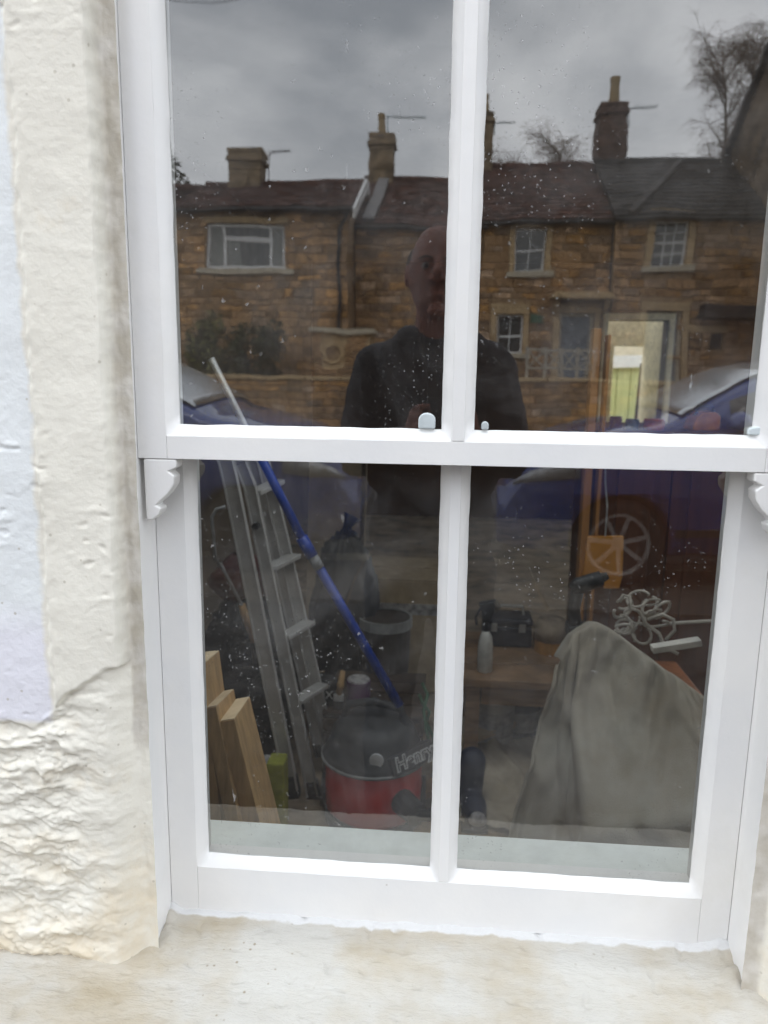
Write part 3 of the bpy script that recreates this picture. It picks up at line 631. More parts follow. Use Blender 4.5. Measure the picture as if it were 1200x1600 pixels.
for i in range(6): x = a2.x + (a1.x - a2.x) * i / 5; am.tube([(x, -FA - 3.0, a2.z), (x, -FA - 2.6, a2.z)], .008, 4)
am.build('aerial', M_darkiron, houseA)
# white verge board and hopper at its right hand gable
v0, v1 = W(517, 320, FA), W(548, 347, FA)
vb = MB().bar((ax1 + .16, -FA + .30, aze - .22), (ax1 + .16, -FA - 2.7, azr - .02), .06, .24); vb.bar((ax1 + .16, -FA - 2.8, azr - .02), (ax1 + .16, -FA - 5.7, aze - .1), .06, .24); vb.build('verge_board', M_upvc, houseA)
MB().tube([(v1.x - .05, -FA + .12, aze - .15), (v1.x - .25, -FA + .08, aze - .5), (v1.x - .25, -FA + .08, .9)], .04, 6).build('downpipe', M_darkiron, houseA)

FB = 19.4
bx0 = ax1; bx1, _ = hx(752, 400, FB); bze = W(640, 350, FB).z; bzr = W(640, 284, FB + 3.2).z
houseB = house('stone_house', 'plain stone cottage with no upper window behind the man, set back beside the left house', bx0 + .02, bx1, FB, 6.4, .80, bze, bzr, [], M_tile, 2, 45)
chB = chimney(houseB, 579, 617, 216, FB + 3.2, bzr - .8, .7, pots=((589, 603, 181, 0),), aerial=((606, 215), (667, 184), 1))
l0, l1 = W(600, 296, FB + 2.8), W(555, 345, FB + .2)
MB().bar((l0.x, -FB - 2.8, bzr - .05), (l0.x - .12, -FB + .12, bze + .10), .30, .06).build('lead_flashing', M_lead, houseB)

FC = 19.4
cx1, _ = hx(955, 400, FC); cze = W(850, 343, FC).z; czr = W(860, 264, FC + 3.3).z
def op(px0, px1, pt, pb, F, k): a, b = W(px0, pt, F), W(px1, pt, F); return (a.x, b.x, W(px0, pb, F).z, a.z, k)
houseC = house('stone_house', 'stone cottage with the hooded grey front door and a four pane upper window', bx1 + .02, cx1, FC, 6.6, .80, cze, czr,
               [op(806, 855, 357, 424, FC, 'sash22'), op(776, 820, 492, 552, FC, 'sash22'), (W(874, 490, FC).x, W(926, 490, FC).x, .90, W(874, 487, FC).z, 'door')], M_tile, 3, 70)
chC = chimney(houseC, 744, 768, 178, FC + 3.3, czr - .8, .7, pots=((753, 765, 145, 0),), aerial=((769, 215), (804, 192), 1))
chD = chimney(houseC, 936, 978, 166, FC + 3.3, czr - .8, .75, pots=((953, 971, 121, 0),), m=mat('brown_brick', (.14, .085, .065), .9, var=.3, scale=8), aerial=((981, 200), (1026, 169), 1))
# door hood on brackets, and a little green plaque
h0, h1 = W(862, 462, FC), W(950, 462, FC)
hd = MB().box(h0.x - .05, h1.x + .05, -FC + .002, -FC + .60, h0.z - .10, h0.z).box(h0.x, h1.x, -FC + .002, -FC + .5, h0.z + .002, h0.z + .06).build('door_hood', M_ashlar, houseC, bevel=.015)
for x in (h0.x + .1, h1.x - .1): MB().add([(x - .07, -FC + .05, h0.z - .102), (x + .07, -FC + .05, h0.z - .102), (x - .07, -FC + .42, h0.z - .102), (x + .07, -FC + .42, h0.z - .102), (x - .07, -FC + .05, h0.z - .5), (x + .07, -FC + .05, h0.z - .5)], [(0, 1, 3, 2), (0, 4, 5, 1), (2, 3, 5, 4), (0, 2, 4), (1, 5, 3)]).build('bracket', M_ashlar, hd)
p = W(840, 498, FC); MB().box(p.x - .14, p.x + .14, -FC + .002, -FC + .06, p.z - .10, p.z + .10).build('plaque', mat('green_plaque', (.05, .13, .07), .4), houseC)
px_ = W(955, 400, FC).x
MB().tube([(px_, -FC + .12, cze - .1), (px_, -FC + .12, .8)], .05, 8).build('downpipe', M_darkiron, houseC)

FD = 19.0
dx0_, dx1_ = W(960, 400, FD).x, 8.42; dze = W(1080, 337, FD).z; dzr = W(1100, 256, FD + 2.9).z
houseD = house('stone_house', 'brown stone house with the six over six sash window and dark hipped slate roof', dx0_, dx1_, FD, 5.8, .80, dze, dzr,
               [op(1023, 1075, 347, 414, FD, 'sash66'), op(1012, 1068, 486, 640, FD, 'door')[:2] + (.90, W(1012, 486, FD).z, 'door'), op(1071, 1096, 519, 544, FD, 'small'), op(1109, 1130, 519, 544, FD, 'small')], M_slate, 4, 80)
# dark hipped porch roof end and shrubby canopy on the right hand house
hA, hB = W(985, 333, FD), W(1062, 259, FD + 2.9)
MB().bar((hA.x, -FD + .25, dze - .02), (hB.x, -FD - 2.9, dzr + .02), .18, .16).build('hip_ridge', M_slate, houseD)
k0, k1 = W(1090, 477, FD), W(1190, 500, FD)
MB().box(k0.x, k1.x, -FD + .05, -FD + .7, k1.z, k1.z + .12).box(k0.x + .05, k1.x - .05, -FD + .002, -FD + .5, k1.z + .12, k0.z).build('porch_canopy', M_slate, houseD, bevel=.02)

# tall gabled house closing the street on the right
ex0 = W(1140, 250, 22.0).x; zE = W(1140, 250, 22.0).z; zE2 = W(1199, 66, 19.4).z
tE = thing('tall_house', 'tall dark gable ended house rising over the terrace at the right', 'house', (ex0 + 2.5, -18.2, .8))
yA, yB = -14.4, -22.2; yM = (yA + yB) / 2; zR = zE + abs(yB - yM) * (zE2 - zE) / 2.6
MB().box(ex0, ex0 + 6, yB, yA, .8, zE).add([(ex0, yA, zE), (ex0, yM, zR), (ex0, yB, zE), (ex0 + 6, yA, zE), (ex0 + 6, yM, zR), (ex0 + 6, yB, zE)], [(0, 1, 2), (3, 5, 4), (0, 3, 4, 1), (1, 4, 5, 2)]).build('wall', mat('old_stone', (.17, .12, .075), .9, var=.4, scale=2.2, bump=.4, bscale=8), tE)
for s, ye in ((1, yA + .3), (-1, yB - .3)):
    zz_ = zE - .3
    MB().add([(ex0 - .15, ye, zz_), (ex0 + 6.2, ye, zz_), (ex0 + 6.2, yM, zR + .02), (ex0 - .15, yM, zR + .02), (ex0 - .15, ye, zz_ + .16), (ex0 + 6.2, ye, zz_ + .16), (ex0 + 6.2, yM, zR + .2), (ex0 - .15, yM, zR + .2)],
             [(3, 2, 1, 0), (4, 5, 6, 7), (0, 1, 5, 4), (2, 3, 7, 6), (0, 4, 7, 3), (1, 2, 6, 5)]).build('roof', M_slate, tE)

# next house along at the left edge, mostly hidden behind the sash stile
nx1 = ax0 - .3
house('stone_house', 'stone house at the far left edge with pale eaves', nx1 - 6, nx1, 18.4, 5.6, .80, aze + .35, azr + .0, [(nx1 - 3.4, nx1 - 2.3, 3.6, 4.9, 'sash22')], M_tile, 6, 0)
house('stone_house', 'stone house left of the whole terrace, cut off by the window frame', nx1 - 13, nx1 - 6.05, 18.9, 5.6, .80, aze, azr, [(nx1 - 10.4, nx1 - 9.3, 3.6, 4.9, 'sash22')], M_tile, 7, 0)

# garden wall along the far pavement
YG = 16.2
gw = thing('garden_wall', 'low rubble garden wall across the street under the shrubs', 'wall', (0, -YG, -.03))
gz = W(400, 588, YG).z
MB().box(-14, 11, -YG - .35, -YG, -.03, gz - .08).build('wall_core', M_mortar, gw); lay_stones(gw, -8, 9.5, 0, gz - .08, -YG, [], 120, 9, hmin=.12, hmax=.2)
cp = None; x = -9
while x < 9.5:
    if cp is None: cp = MB().box(-.44, .44, -.24, .24, 0, .09).build('coping_stone', M_ashlar, None, bevel=.02); o = cp; o.parent = gw
    else: o = cp.copy(); C.objects.link(o); o.parent = gw
    o.location = (x, -.175, gz - .08 + .03); x += .9
# stone gate pier wall with a round opening
g0, g1 = W(490, 520, 17.0), W(578, 520, 17.0)
gp = thing('garden_shed', 'small stone outhouse with a round vent and flat coped top across the street', 'outhouse', ((g0.x + g1.x) / 2, -17.3, .8))
MB().box(g0.x, g1.x, -17.9, -17.0, .8, g0.z).build('wall', M_ashlar, gp); lay_stones(gp, g0.x, g1.x, .8, g0.z - .02, -17.0, [(W(503, 548, 17).x, W(540, 548, 17).x, W(500, 566, 17).z, W(500, 530, 17).z)], 30, 12, hmin=.14, hmax=.22)
MB().box(g0.x - .1, g1.x + .1, -18, -16.9, g0.z, g0.z + .1).build('coping', M_pale, gp, bevel=.02)
rc = W(521, 548, 17.0); MB().lathe([(.17, 0), (.25, 0), (.25, .05), (.17, .05), (.17, 0)], (rc.x, -17.0, rc.z), 20, 'y', cap=False).build('vent_ring', M_ashlar, gp); MB().lathe([(.17, .004), (.17, .012)], (rc.x, -17.0, rc.z), 20, 'y').build('vent', M_mortar, gp)
# pale cross braced garden railing
r0, r1_, = W(828, 545, YG), W(932, 545, YG); zb_ = W(830, 577, YG).z
rl = thing('garden_railing', 'pale wooden garden railing with crossed braces above the low wall', 'railing', ((r0.x + r1_.x) / 2, -YG - .17, gz))
M_rail = mat('weathered_rail', (.42, .38, .31), .7)
MB().bar((r0.x, -YG - .17, r0.z), (r1_.x, -YG - .17, r0.z), .05, .05).bar((r0.x, -YG - .17, zb_), (r1_.x, -YG - .17, zb_), .05, .05).build('rail', M_rail, rl)
nb = 4
for i in range(nb + 1): x = r0.x + (r1_.x - r0.x) * i / nb; MB().box(x - .03, x + .03, -YG - .2, -YG - .14, gz, r0.z + .06).build('post', M_rail, rl)
for i in range(nb):
    a, b = r0.x + (r1_.x - r0.x) * i / nb + .03, r0.x + (r1_.x - r0.x) * (i + 1) / nb - .03
    MB().bar((a, -YG - .168, zb_ + .02), (b, -YG - .168, r0.z - .02), .03, .045, (0, 1, 0)).bar((a, -YG - .145, r0.z - .02), (b, -YG - .145, zb_ + .02), .03, .045, (0, 1, 0)).build('cross_brace', M_rail, rl)

# shrubs, trees
def leafball(mb, c, rx, ry, rz, n, s, r):
    for _ in range(n):
        while True:
            p = Vector((r.uniform(-1, 1), r.uniform(-1, 1), r.uniform(-1, 1)))
            if .35 < p.length < 1: break
        q = Vector((c[0] + p.x * rx, c[1] + p.y * ry, c[2] + p.z * rz)); a = Vector((r.gauss(0, 1), r.gauss(0, 1), r.gauss(0, 1))).normalized(); b = a.cross(Vector((r.gauss(0, 1), r.gauss(0, 1), r.gauss(0, 1)))).normalized()
        k = s * r.uniform(.6, 1.4); mb.add([q - a * k, q + b * k * .45, q + a * k, q - b * k * .45], [(0, 1, 2, 3)])
r = random.Random(21)
for (pa, pb_, pt, label) in ((288, 350, 486, 'yellow green shrub at the left end of the garden wall'), (352, 436, 500, 'darker round shrub on the garden wall below the wide white window')):
    a, b = W(pa, pt, 17.0), W(pb_, pt, 17.0); cx = (a.x + b.x) / 2; rx = (b.x - a.x) / 2; zt_ = a.z
    sh = thing('shrub', label, 'shrub', (cx, -17.0, .8), 'shrubs over the garden wall'); m = MB()
    for _ in range(16): leafball(m, (cx + r.uniform(-.8, .8) * rx, -17.0 + r.uniform(-.3, .3), r.uniform(1.1, zt_ - .25)), rx * .4, .4, .36, 130, .07, r)
    m.build('foliage', M_leaf if pa < 300 else M_leafd, sh)
    st = MB()
    for _ in range(6): st.tube([(cx + r.uniform(-.1, .1), -17.0, .78), (cx + r.uniform(-.6, .6) * rx, -17.0 + r.uniform(-.2, .2), zt_ - .4)], [.03, .01], 5)
    st.build('stem', M_bark, sh)
a = W(302, 232, 24); ev = thing('evergreen_tree', 'dark evergreen tree behind the left end of the terrace', 'tree', (a.x - .9, -24, .5)); m = MB()
for k in range(40):
    z = .5 + (a.z - .5) * (k / 39) * .98 + .8 * 0; rr = 1.75 * (1 - (k / 39) ** 2.2) + .2; an = r.uniform(0, 6.28)
    leafball(m, (a.x - .9 + math.cos(an) * rr * .6, -24 + math.sin(an) * rr * .6, max(z, 2.2)), rr * .6 + .15, rr * .6 + .15, .55, 150, .11, r)
m.build('crown', M_leafd, ev); MB().tube([(a.x - .9, -24, .4), (a.x - .9, -24, a.z - 1)], [.2, .05], 7).build('trunk', M_bark, ev)
def birch(label, px, pbase, ptop, Y, seed, spread, nlimb, group='bare birches behind the terrace'):
    r = random.Random(seed); b = W(px, pbase, Y); zt = W(px, ptop, Y).z; H = zt - .5
    t = thing('birch_tree', label, 'tree', (b.x, -Y, .5), group)
    tr = MB(); P = [(b.x + .22 * math.sin(i * .9 + seed), -Y + .2 * math.cos(i), .45 + H * .93 * i / 8) for i in range(9)]
    tr.tube(P, [.013 * H * (1 - i / 9) + .012 for i in range(9)], 7); tr.build('trunk', M_bark, t)
    tw = MB(); lb = MB()
    def grow(o, d, ln, n, wob, pull):
        pts = [o]
        for s_ in range(n):
            d = (d + Vector((r.uniform(-wob, wob), r.uniform(-wob, wob), pull))).normalized(); pts.append(pts[-1] + d * ln / n)
        return pts, d
    for k in range(nlimb):
        f = r.uniform(.42, .99); i = min(int(f * 8), 7); o = Vector(P[i]).lerp(Vector(P[i + 1]), f * 8 - i); an = r.uniform(0, 6.28); ln = spread * (1.25 - .75 * f) * r.uniform(.7, 1.15)
        pts, d = grow(o, Vector((math.cos(an) * .75, math.sin(an) * .75, 1.0)).normalized(), ln, 6, .14, -.02)
        lb.tube(pts, [.024 * (1 - s_ / 7) * H / 9 + .006 for s_ in range(7)], 4)
        for s_ in range(1, 7):
            for _ in range(3):
                q = pts[s_ - 1].lerp(pts[s_], r.random()); sub, d2 = grow(q, (d * .5 + Vector((r.uniform(-1, 1), r.uniform(-1, 1), r.uniform(-.1, .8)))).normalized(), spread * r.uniform(.16, .34), 4, .2, -.06)
                tw.tube(sub, [.010, .009, .008, .007, .006], 3, cap=False)
                for _ in range(5):
                    q2 = sub[r.randint(1, 3)].lerp(sub[4], r.random()); fin, _d = grow(q2, (d2 * .5 + Vector((r.uniform(-.8, .8), r.uniform(-.8, .8), r.uniform(-.6, .3)))).normalized(), spread * r.uniform(.10, .26), 4, .15, -.24)
                    tw.tube(fin, [.0068, .006, .0055, .005, .004], 3, cap=False)
    lb.build('limb', M_bark, t); tag(tw.build('twigs', M_twig, t), kind='stuff'); return t
M_twig = mat('twig', (.26, .21, .18), .9)
birch('tall bare weeping birch at the right beside the gable', 1122, 250, 40, 36, 3, 3.3, 40)
birch('bare birch top just beyond the tall gable', 1165, 250, 30, 33, 9, 3.0, 34)
birch('small bare birch beyond the ridge left of the brown chimney', 882, 260, 185, 38, 5, 3.0, 34)
birch('bare birch crown peeping over the ridge by the glazing bar', 780, 265, 225, 38, 7, 2.2, 20)
# hill behind the houses
nx, ny = 60, 12; P = []
for j in range(ny):
    for i in range(nx):
        xx = -240 + 480 * i / (nx - 1); yy = -60 - 300 * j / (ny - 1); P.append((xx, yy, -.2 + 7.5 * (1 - math.exp(-j / 4)) * (1 + .25 * math.sin(i * .5))))
tag(MB().grid(P, nx, ny).build('hills', mat('far_hill', (.06, .065, .04), .95, var=.3, scale=.2), smooth=True), kind='structure')

# overhead wire
w0, w1 = V(262, -1, 9.0), V(332, 2, 9.0); d = (w1 - w0)
wr_ = MB().tube([w0 - d * 9 + Vector((0, 0, .15)), w0, w1, w1 + d * 12 + Vector((0, 0, .75))], .004, 5).build('overhead_wire', M_darkiron); tag(wr_, 'thin dark overhead wire crossing the top of the sky', 'wire')

# ---------------------------------------------------------------- parked cars (their noses meet opposite the window)
M_blue = mat('blue_car_paint', (.035, .075, .30), .25, metal=.1, var=.05, coat=1.0); M_tyre = mat('tyre_rubber', (.018, .018, .018), .8); M_rim = mat('alloy_rim', (.62, .62, .63), .35, metal=.6)
M_cglass = mat('car_glass', (.02, .022, .025), .03, var=.02, spec=1.0)
M_screen = mat('windscreen_glass', (.74, .77, .80), .2, var=.02, metal=.85)
M_trim = mat('black_trim', (.02, .02, .021), .5); M_lamp = mat('headlamp_glass', (.6, .62, .65), .1, metal=.3)
def car(name, label, nose, sgn, yside, M_rim=M_rim):
    """nose: world x of the front; sgn +1 body runs towards +x; yside: y of the flank nearest the window"""
    Wd = .84; yc = yside - Wd; zr = 0.0
    t = thing(name, label, 'car', (nose + sgn * 1.95, yc, 0))
    top = [(0, .52), (.04, .70), (.16, .84), (.45, .99), (.80, 1.08), (1.08, 1.14), (1.30, 1.27), (1.56, 1.41), (1.80, 1.51), (2.2, 1.59), (2.8, 1.59), (3.25, 1.54), (3.5, 1.41), (3.72, 1.15), (3.84, 1.0), (3.90, .66)]
    def zt(x):
        for (a, b), (c, d) in zip(top, top[1:]):
            if a <= x <= c: return b + (d - b) * (x - a) / (c - a)
        return top[-1][1]
    def hw(x): return Wd * (1 - .30 * max(0, (.55 - x) / .55) ** 2.2 - .22 * max(0, (x - 3.3) / .6) ** 2)
    def ring(x, off=0.0):
        z = zt(x); w = hw(x) + off; zb = min(1.06, z - .06); gh = max(0, z - 1.14); ys = w * .985 - .52 * gh if gh > 0 else w * .93
        z += off
        return [(0, .20), (.78 * w, .20), (.95 * w, .26), (w, .45), (w, .66), (.985 * w, zb), (ys + (.02 if gh > 0 else 0), z - .06 if gh > 0 else zb + .6 * (z - zb)), (ys - .10, z - .008), (ys * .5, z + .012), (0, z + .02)]
    xs = sorted({x for x, _ in top} | {.3, .62, .95, 1.0, 1.45, 2.0, 2.5, 3.0})
    P = []; n = 0
    for x in xs:
        q = ring(x); full = q + [(-y, z) for y, z in reversed(q[1:-1])]; n = len(full)
        P += [(nose + sgn * x, yc + y, z + zr) for y, z in full]
    m = MB().grid([P[j * n + i] for j in range(len(xs)) for i in range(n)], n, len(xs), True)
    m.f.append(tuple(range(n))); m.f.append(tuple((len(xs) - 1) * n + i for i in range(n)))
    body = m.build('body', M_blue, t, smooth=True)
    # wheel arches cut out
    cut = MB()
    for x in (.80, 3.18):
        for s in (1, -1): cut.lathe([(.345, yc + s * (Wd + .1)), (.345, yc + s * (Wd - .28))], (nose + sgn * x, 0, .31), 28, 'y')
    co_ = cut.build('cutter', None, t); bo = body.modifiers.new('arches', 'BOOLEAN'); bo.object = co_; bo.operation = 'DIFFERENCE'; bo.solver = 'EXACT'
    bpy.context.view_layer.update(); dg = bpy.context.evaluated_depsgraph_get(); nm = bpy.data.meshes.new_from_object(body.evaluated_get(dg)); body.modifiers.clear(); body.data = nm; bpy.data.objects.remove(co_)
    nm.shade_smooth()
    bpy.context.view_layer.update()
    def surf(x, y, lift):                       # point on the top surface
        q = ring(x, lift)
        for (a, b), (c, d) in zip(q[4:], q[5:]):
            lo_, hi = min(a, c), max(a, c)
            if lo_ - 1e-6 <= abs(y) <= hi + 1e-6 and hi > lo_: z = b + (d - b) * (abs(y) - a) / (c - a)
        return (nose + sgn * x, yc + y, z)
    # windscreen
    g = []; nu = 13
    for k in range(7):
        x = 1.13 + (1.76 - 1.13) * k / 6; q = ring(x); ym = q[7][0] + .03
        for i in range(nu): y = -ym + 2 * ym * i / (nu - 1); a = abs(y) / ym; z = zt(x) + .028 - .022 * a ** 2 ; g.append((nose + sgn * x, yc + y, z + .004))
    MB().grid(g, nu, 7).build('windscreen', M_screen, t, smooth=True, solid=.004)
    for s in (1, -1):
        for xa, xb in ((1.42, 2.30), (2.38, 3.12)):
            g = []
            for k in range(9):
                x = xa + (xb - xa) * k / 8; q = ring(x); p5, p6 = q[5], q[6]
                f1 = .92; 
                for f in (.06, .5, f1): g.append((nose + sgn * x, yc + s * (p5[0] + (p6[0] - p5[0]) * f + .006), p5[1] + (p6[1] - p5[1]) * f))
            MB().grid(g, 3, 9).build('side_window', M_cglass, t, smooth=True, solid=.003)
        # mirror
        mx_ = nose + sgn * 1.42; ym = yc + s * (Wd + .11)
        MB().ell((mx_, ym, 1.13), .07, .11, .075, 12, 8).build('mirror', M_blue, t, smooth=True)
        hl = MB(); g = []
        for k in range(5):
            x = .10 + .42 * k / 4
            for f in (.30, .55, .8): q = ring(x); a, b = q[4], q[5]; g.append((nose + sgn * x, yc + s * (a[0] + (b[0] - a[0]) * f + .008), a[1] + (b[1] - a[1]) * f))
        MB().grid(g, 3, 5).build('headlight', M_lamp, t, smooth=True, solid=.004)
        for x in (.80, 3.18):
            c = (nose + sgn * x, 0, .31); y0 = yc + s * (Wd - .235); y1 = yc + s * (Wd - .03)
            lin = MB().lathe([(.343, yc + s * (Wd - .27)), (.10, yc + s * (Wd - .26))], c, 24, 'y').build('arch_liner', M_trim, t)
            w = MB().lathe([(.20, y0), (.29, y0), (.31, y0 + (y1 - y0) * .15), (.31, y0 + (y1 - y0) * .85), (.292, y1), (.225, y1), (.215, y1 - s * .02)], c, 32, 'y').build('wheel', M_tyre, t, smooth=True)
            rm = MB().lathe([(.222, y1 - s * .03), (.222, y1 - s * .002), (.200, y1 - s * .006), (.196, y1 - s * .06)], c, 32, 'y', cap=False).lathe([(.0, y1 - s * .01), (.05, y1 - s * .012), (.055, y1 - s * .05)], c, 16, 'y')
            for k in range(7):
                an = 2 * math.pi * k / 7 + .3; ca, sa = math.cos(an), math.sin(an)
                rm.bar((c[0] + ca * .045, y1 - s * .026, c[2] + sa * .045), (c[0] + ca * .203, y1 - s * .018, c[2] + sa * .203), .032, .022, (0, 1, 0))
            rm.build('rim', M_rim, w); MB().lathe([(.19, y1 - s * .09), (.06, y1 - s * .09)], c, 24, 'y').build('brake_disc', M_trim, w)
        MB().bar((nose + sgn * 1.15, yc + s * (Wd + .002), .40), (nose + sgn * 2.85, yc + s * (Wd + .002), .40), .02, .05).build('side_trim', M_trim, t)
        MB().bar((nose + sgn * 2.15, yc + s * (Wd + .004), .78), (nose + sgn * 2.32, yc + s * (Wd + .004), .78), .03, .025).build('door_handle', M_blue, t)
    MB().box(min(nose + sgn * -.012, nose + sgn * .1), max(nose + sgn * -.012, nose + sgn * .1), yc - .38, yc + .38, .30, .42).build('grille', M_trim, t, bevel=.01)
    return t
YS = -4.05
wc = W(975, 835, 4.05); nR = wc.x - .80
car('parked_car', 'blue parked car with alloy wheel facing left, its pale windscreen catching the sky', nR, 1, YS)
nL = V(556, 760, 4.1).x
car('parked_car', 'blue parked car facing right in the left pane, pale windscreen above its bonnet', nL, -1, YS - .05, mat('dark_steel_rim', (.10, .10, .105), .5, metal=.3))

# ---------------------------------------------------------------- the photographer
M_skin = mat('skin', (.26, .09, .06), .55, var=.10, scale=18); M_jacket = mat('dark_jacket', (.022, .020, .024), .75, var=.3, scale=12, bump=.4, bscale=40); M_trou = mat('dark_trousers', (.03, .032, .045), .85, var=.2)
M_shoe = mat('brown_shoe', (.05, .03, .02), .5); M_hair = mat('grey_hair', (.07, .06, .05), .8)
PY = -1.20
hc = W(684, 428, -PY)                              # centre of the head in the mirror image
HX, HZ = hc.x, hc.z
def blob(parts, vox, name, m, parent, smooth=4, noise=0, disp=None):
    mb = MB()
    for p in parts: mb.v, mb.f = mb.v, mb.f; mb.add(p.v, p.f)
    o = mb.build(name, m, parent); q = o.modifiers.new('r', 'REMESH'); q.mode = 'VOXEL'; q.voxel_size = vox; q.use_smooth_shade = True
    s = o.modifiers.new('s', 'SMOOTH'); s.factor = .5; s.iterations = smooth
    bpy.context.view_layer.update(); dg = bpy.context.evaluated_depsgraph_get(); nm = bpy.data.meshes.new_from_object(o.evaluated_get(dg)); o.modifiers.clear(); o.data = nm
    if noise:
        n = len(nm.vertices); c = np.empty(n * 3); nm.vertices.foreach_get('co', c); c = c.reshape(-1, 3); nr = np.empty(n * 3); nm.vertices.foreach_get('normal', nr); nr = nr.reshape(-1, 3)
        c += nr * (noise * fbm(c[:, 0] * 14 + c[:, 2] * 5, c[:, 2] * 11 + c[:, 1] * 9, 3))[:, None]; nm.vertices.foreach_set('co', c.ravel()); nm.update()
    nm.shade_smooth(); return o
def tb(pts, rs, n=14):
    m = MB(); m.tube(pts, rs, n); m.ell(pts[0], rs[0], rs[0], rs[0]); m.ell(pts[-1], rs[-1], rs[-1], rs[-1]); return m
per = thing('person', 'man in a dark jacket holding up a phone, mirrored in the upper panes', 'person', (HX, PY, 0))
H = lambda x, y, z: (HX + x, PY + y, HZ + z)
parts = []
head = MB(); P = []
for j in range(25):                                # skull and face as rings round a vertical axis
    f = j / 24; z = -.118 + .236 * f
    for i in range(32):
        a = 2 * math.pi * i / 32; cx, sy = math.cos(a), math.sin(a)
        prof = math.sqrt(max(1e-4, 1 - ((f - .52) / .52) ** 2)) if f > .52 else (.62 + .38 * math.sin(math.pi / 2 * f / .52)) * (.78 + .22 * min(1, f * 6))
        rx = .076 * prof * (1 - .10 * max(0, .4 - f) / .4); ry = .095 * prof
        y = sy * ry
        if sy > 0:                                  # the face
            y += .012 * math.exp(-((f - .16) / .10) ** 2) * sy - .006 * math.exp(-((f - .54) / .05) ** 2) * math.exp(-((abs(cx) - .42) / .25) ** 2)
            y += .007 * math.exp(-((f - .62) / .04) ** 2) * sy
        P.append(H(cx * rx, y, z))
head.grid(P, 32, 25, True); head.f += [tuple(range(32)), tuple(24 * 32 + i for i in range(32))]
parts.append(head)
parts.append(tb([H(0, .096, .025), H(0, .113, -.012), H(0, .108, -.026)], [.009, .015, .012]))
parts.append(MB().ell(H(-.015, .099, -.026), .009, .010, .008)); parts.append(MB().ell(H(.015, .099, -.026), .009, .010, .008))
parts.append(MB().ell(H(0, .092, -.062), .024, .008, .0045)); parts.append(MB().ell(H(0, .090, -.070), .020, .008, .0050)); parts.append(MB().ell(H(0, .082, -.102), .024, .020, .018))
for s in (1, -1): parts.append(MB().ell(H(s * .080, -.008, -.002), .008, .018, .032))
parts.append(tb([H(0, -.012, -.09), H(0, -.03, -.17), H(0, -.03, -.22)], [.055, .058, .075]))
# trunk, limbs inside the clothes
SH = -.235
parts.append(tb([H(-.13, -.03, SH), H(.13, -.03, SH)], [.055, .055])); parts.append(MB().ell(H(0, -.02, SH - .18), .155, .105, .22)); parts.append(MB().ell(H(0, -.02, SH - .48), .15, .11, .2))
zz0 = -HZ
WR = {}
for s in (1, -1):
    sh = H(s * .155, -.03, SH - .01); el = (HX + s * .205 , PY + .04, HZ + SH - .27); wr_p = (CAM.x + s * .075, -.985, CAM.z - .155); WR[s] = wr_p
    parts.append(tb([sh, el, wr_p], [.05, .038, .026]))
    hip = H(s * .09, -.02, SH - .58); kn = (HX + s * .11, PY + .015, .50); an = (HX + s * .13, PY - .03, .09)
    parts.append(tb([hip, kn, an], [.085, .055, .038]))
    # hand closed round the phone: palm, four fingers behind it, thumb in front
    px = CAM.x + s * .046; pz = CAM.z - .115
    parts.append(tb([wr_p, (px + s * .014, -.945, pz - .018), (px + s * .010, -.915, pz + .018)], [.026, .030, .024]))
    for k in range(4):
        z = pz - .028 + .021 * k; L_ = (.86, 1, .96, .8)[3 - k]
        parts.append(tb([(px + s * .016, -.925, z - .004), (px + s * .014, -.893, z + .002), (px + s * .002, -.874, z + .006), (px - s * (.016 * L_), -.870, z + .008)], [.0095, .009, .008, .0072], 8))
    parts.append(tb([(px + s * .016, -.935, pz - .01), (px + s * .006, -.912, pz + .02), (px - s * .008, -.899, pz + .038)], [.012, .0105, .0085], 8))
blob(parts, .0055, 'body', M_skin, per, 3)
jp = [MB().ell(H(0, -.02, SH - .17), .178, .13, .25), MB().ell(H(0, -.02, SH - .47), .18, .14, .26), tb([H(-.14, -.03, SH - .012), H(.14, -.03, SH - .012)], [.078, .078]), tb([H(-.07, -.03, SH + .045), H(.07, -.03, SH + .045)], [.062, .062])]
jp.append(MB().lathe([(.070, HZ - .165), (.092, HZ - .21), (.11, HZ - .26), (.05, HZ - .27), (.064, HZ - .20), (.060, HZ - .165)], (HX, PY - .028, 0), 20))
for s in (1, -1):
    sh = H(s * .155, -.03, SH - .02); el = (HX + s * .21, PY + .04, HZ + SH - .27); w_ = Vector(WR[s]); e2 = Vector(el); jp.append(tb([sh, el, tuple(e2.lerp(w_, .94))], [.072, .058, .042]))
    jp.append(tb([H(s * .135, -.03, SH - .03), H(s * .11, -.02, SH - .3)], [.078, .085]))
blob(jp, .008, 'jacket', M_jacket, per, 3, .009)
tp = [MB().ell(H(0, -.02, SH - .60), .175, .125, .13)]
for s in (1, -1): tp.append(tb([H(s * .09, -.02, SH - .60), (HX + s * .112, PY + .015, .50), (HX + s * .13, PY - .03, .09)], [.105, .075, .062]))
blob(tp, .009, 'trousers', M_trou, per, 3, .008)
for s in (1, -1):
    x = HX + s * .13; blob([tb([(x, PY - .06, .05), (x + s * .01, PY + .06, .045), (x + s * .02, PY + .17, .035)], [.045, .045, .036]), MB().box(x - .045, x + .06, PY - .09, PY + .2, -.006, .022)], .007, 'shoe', M_shoe, per, 2)
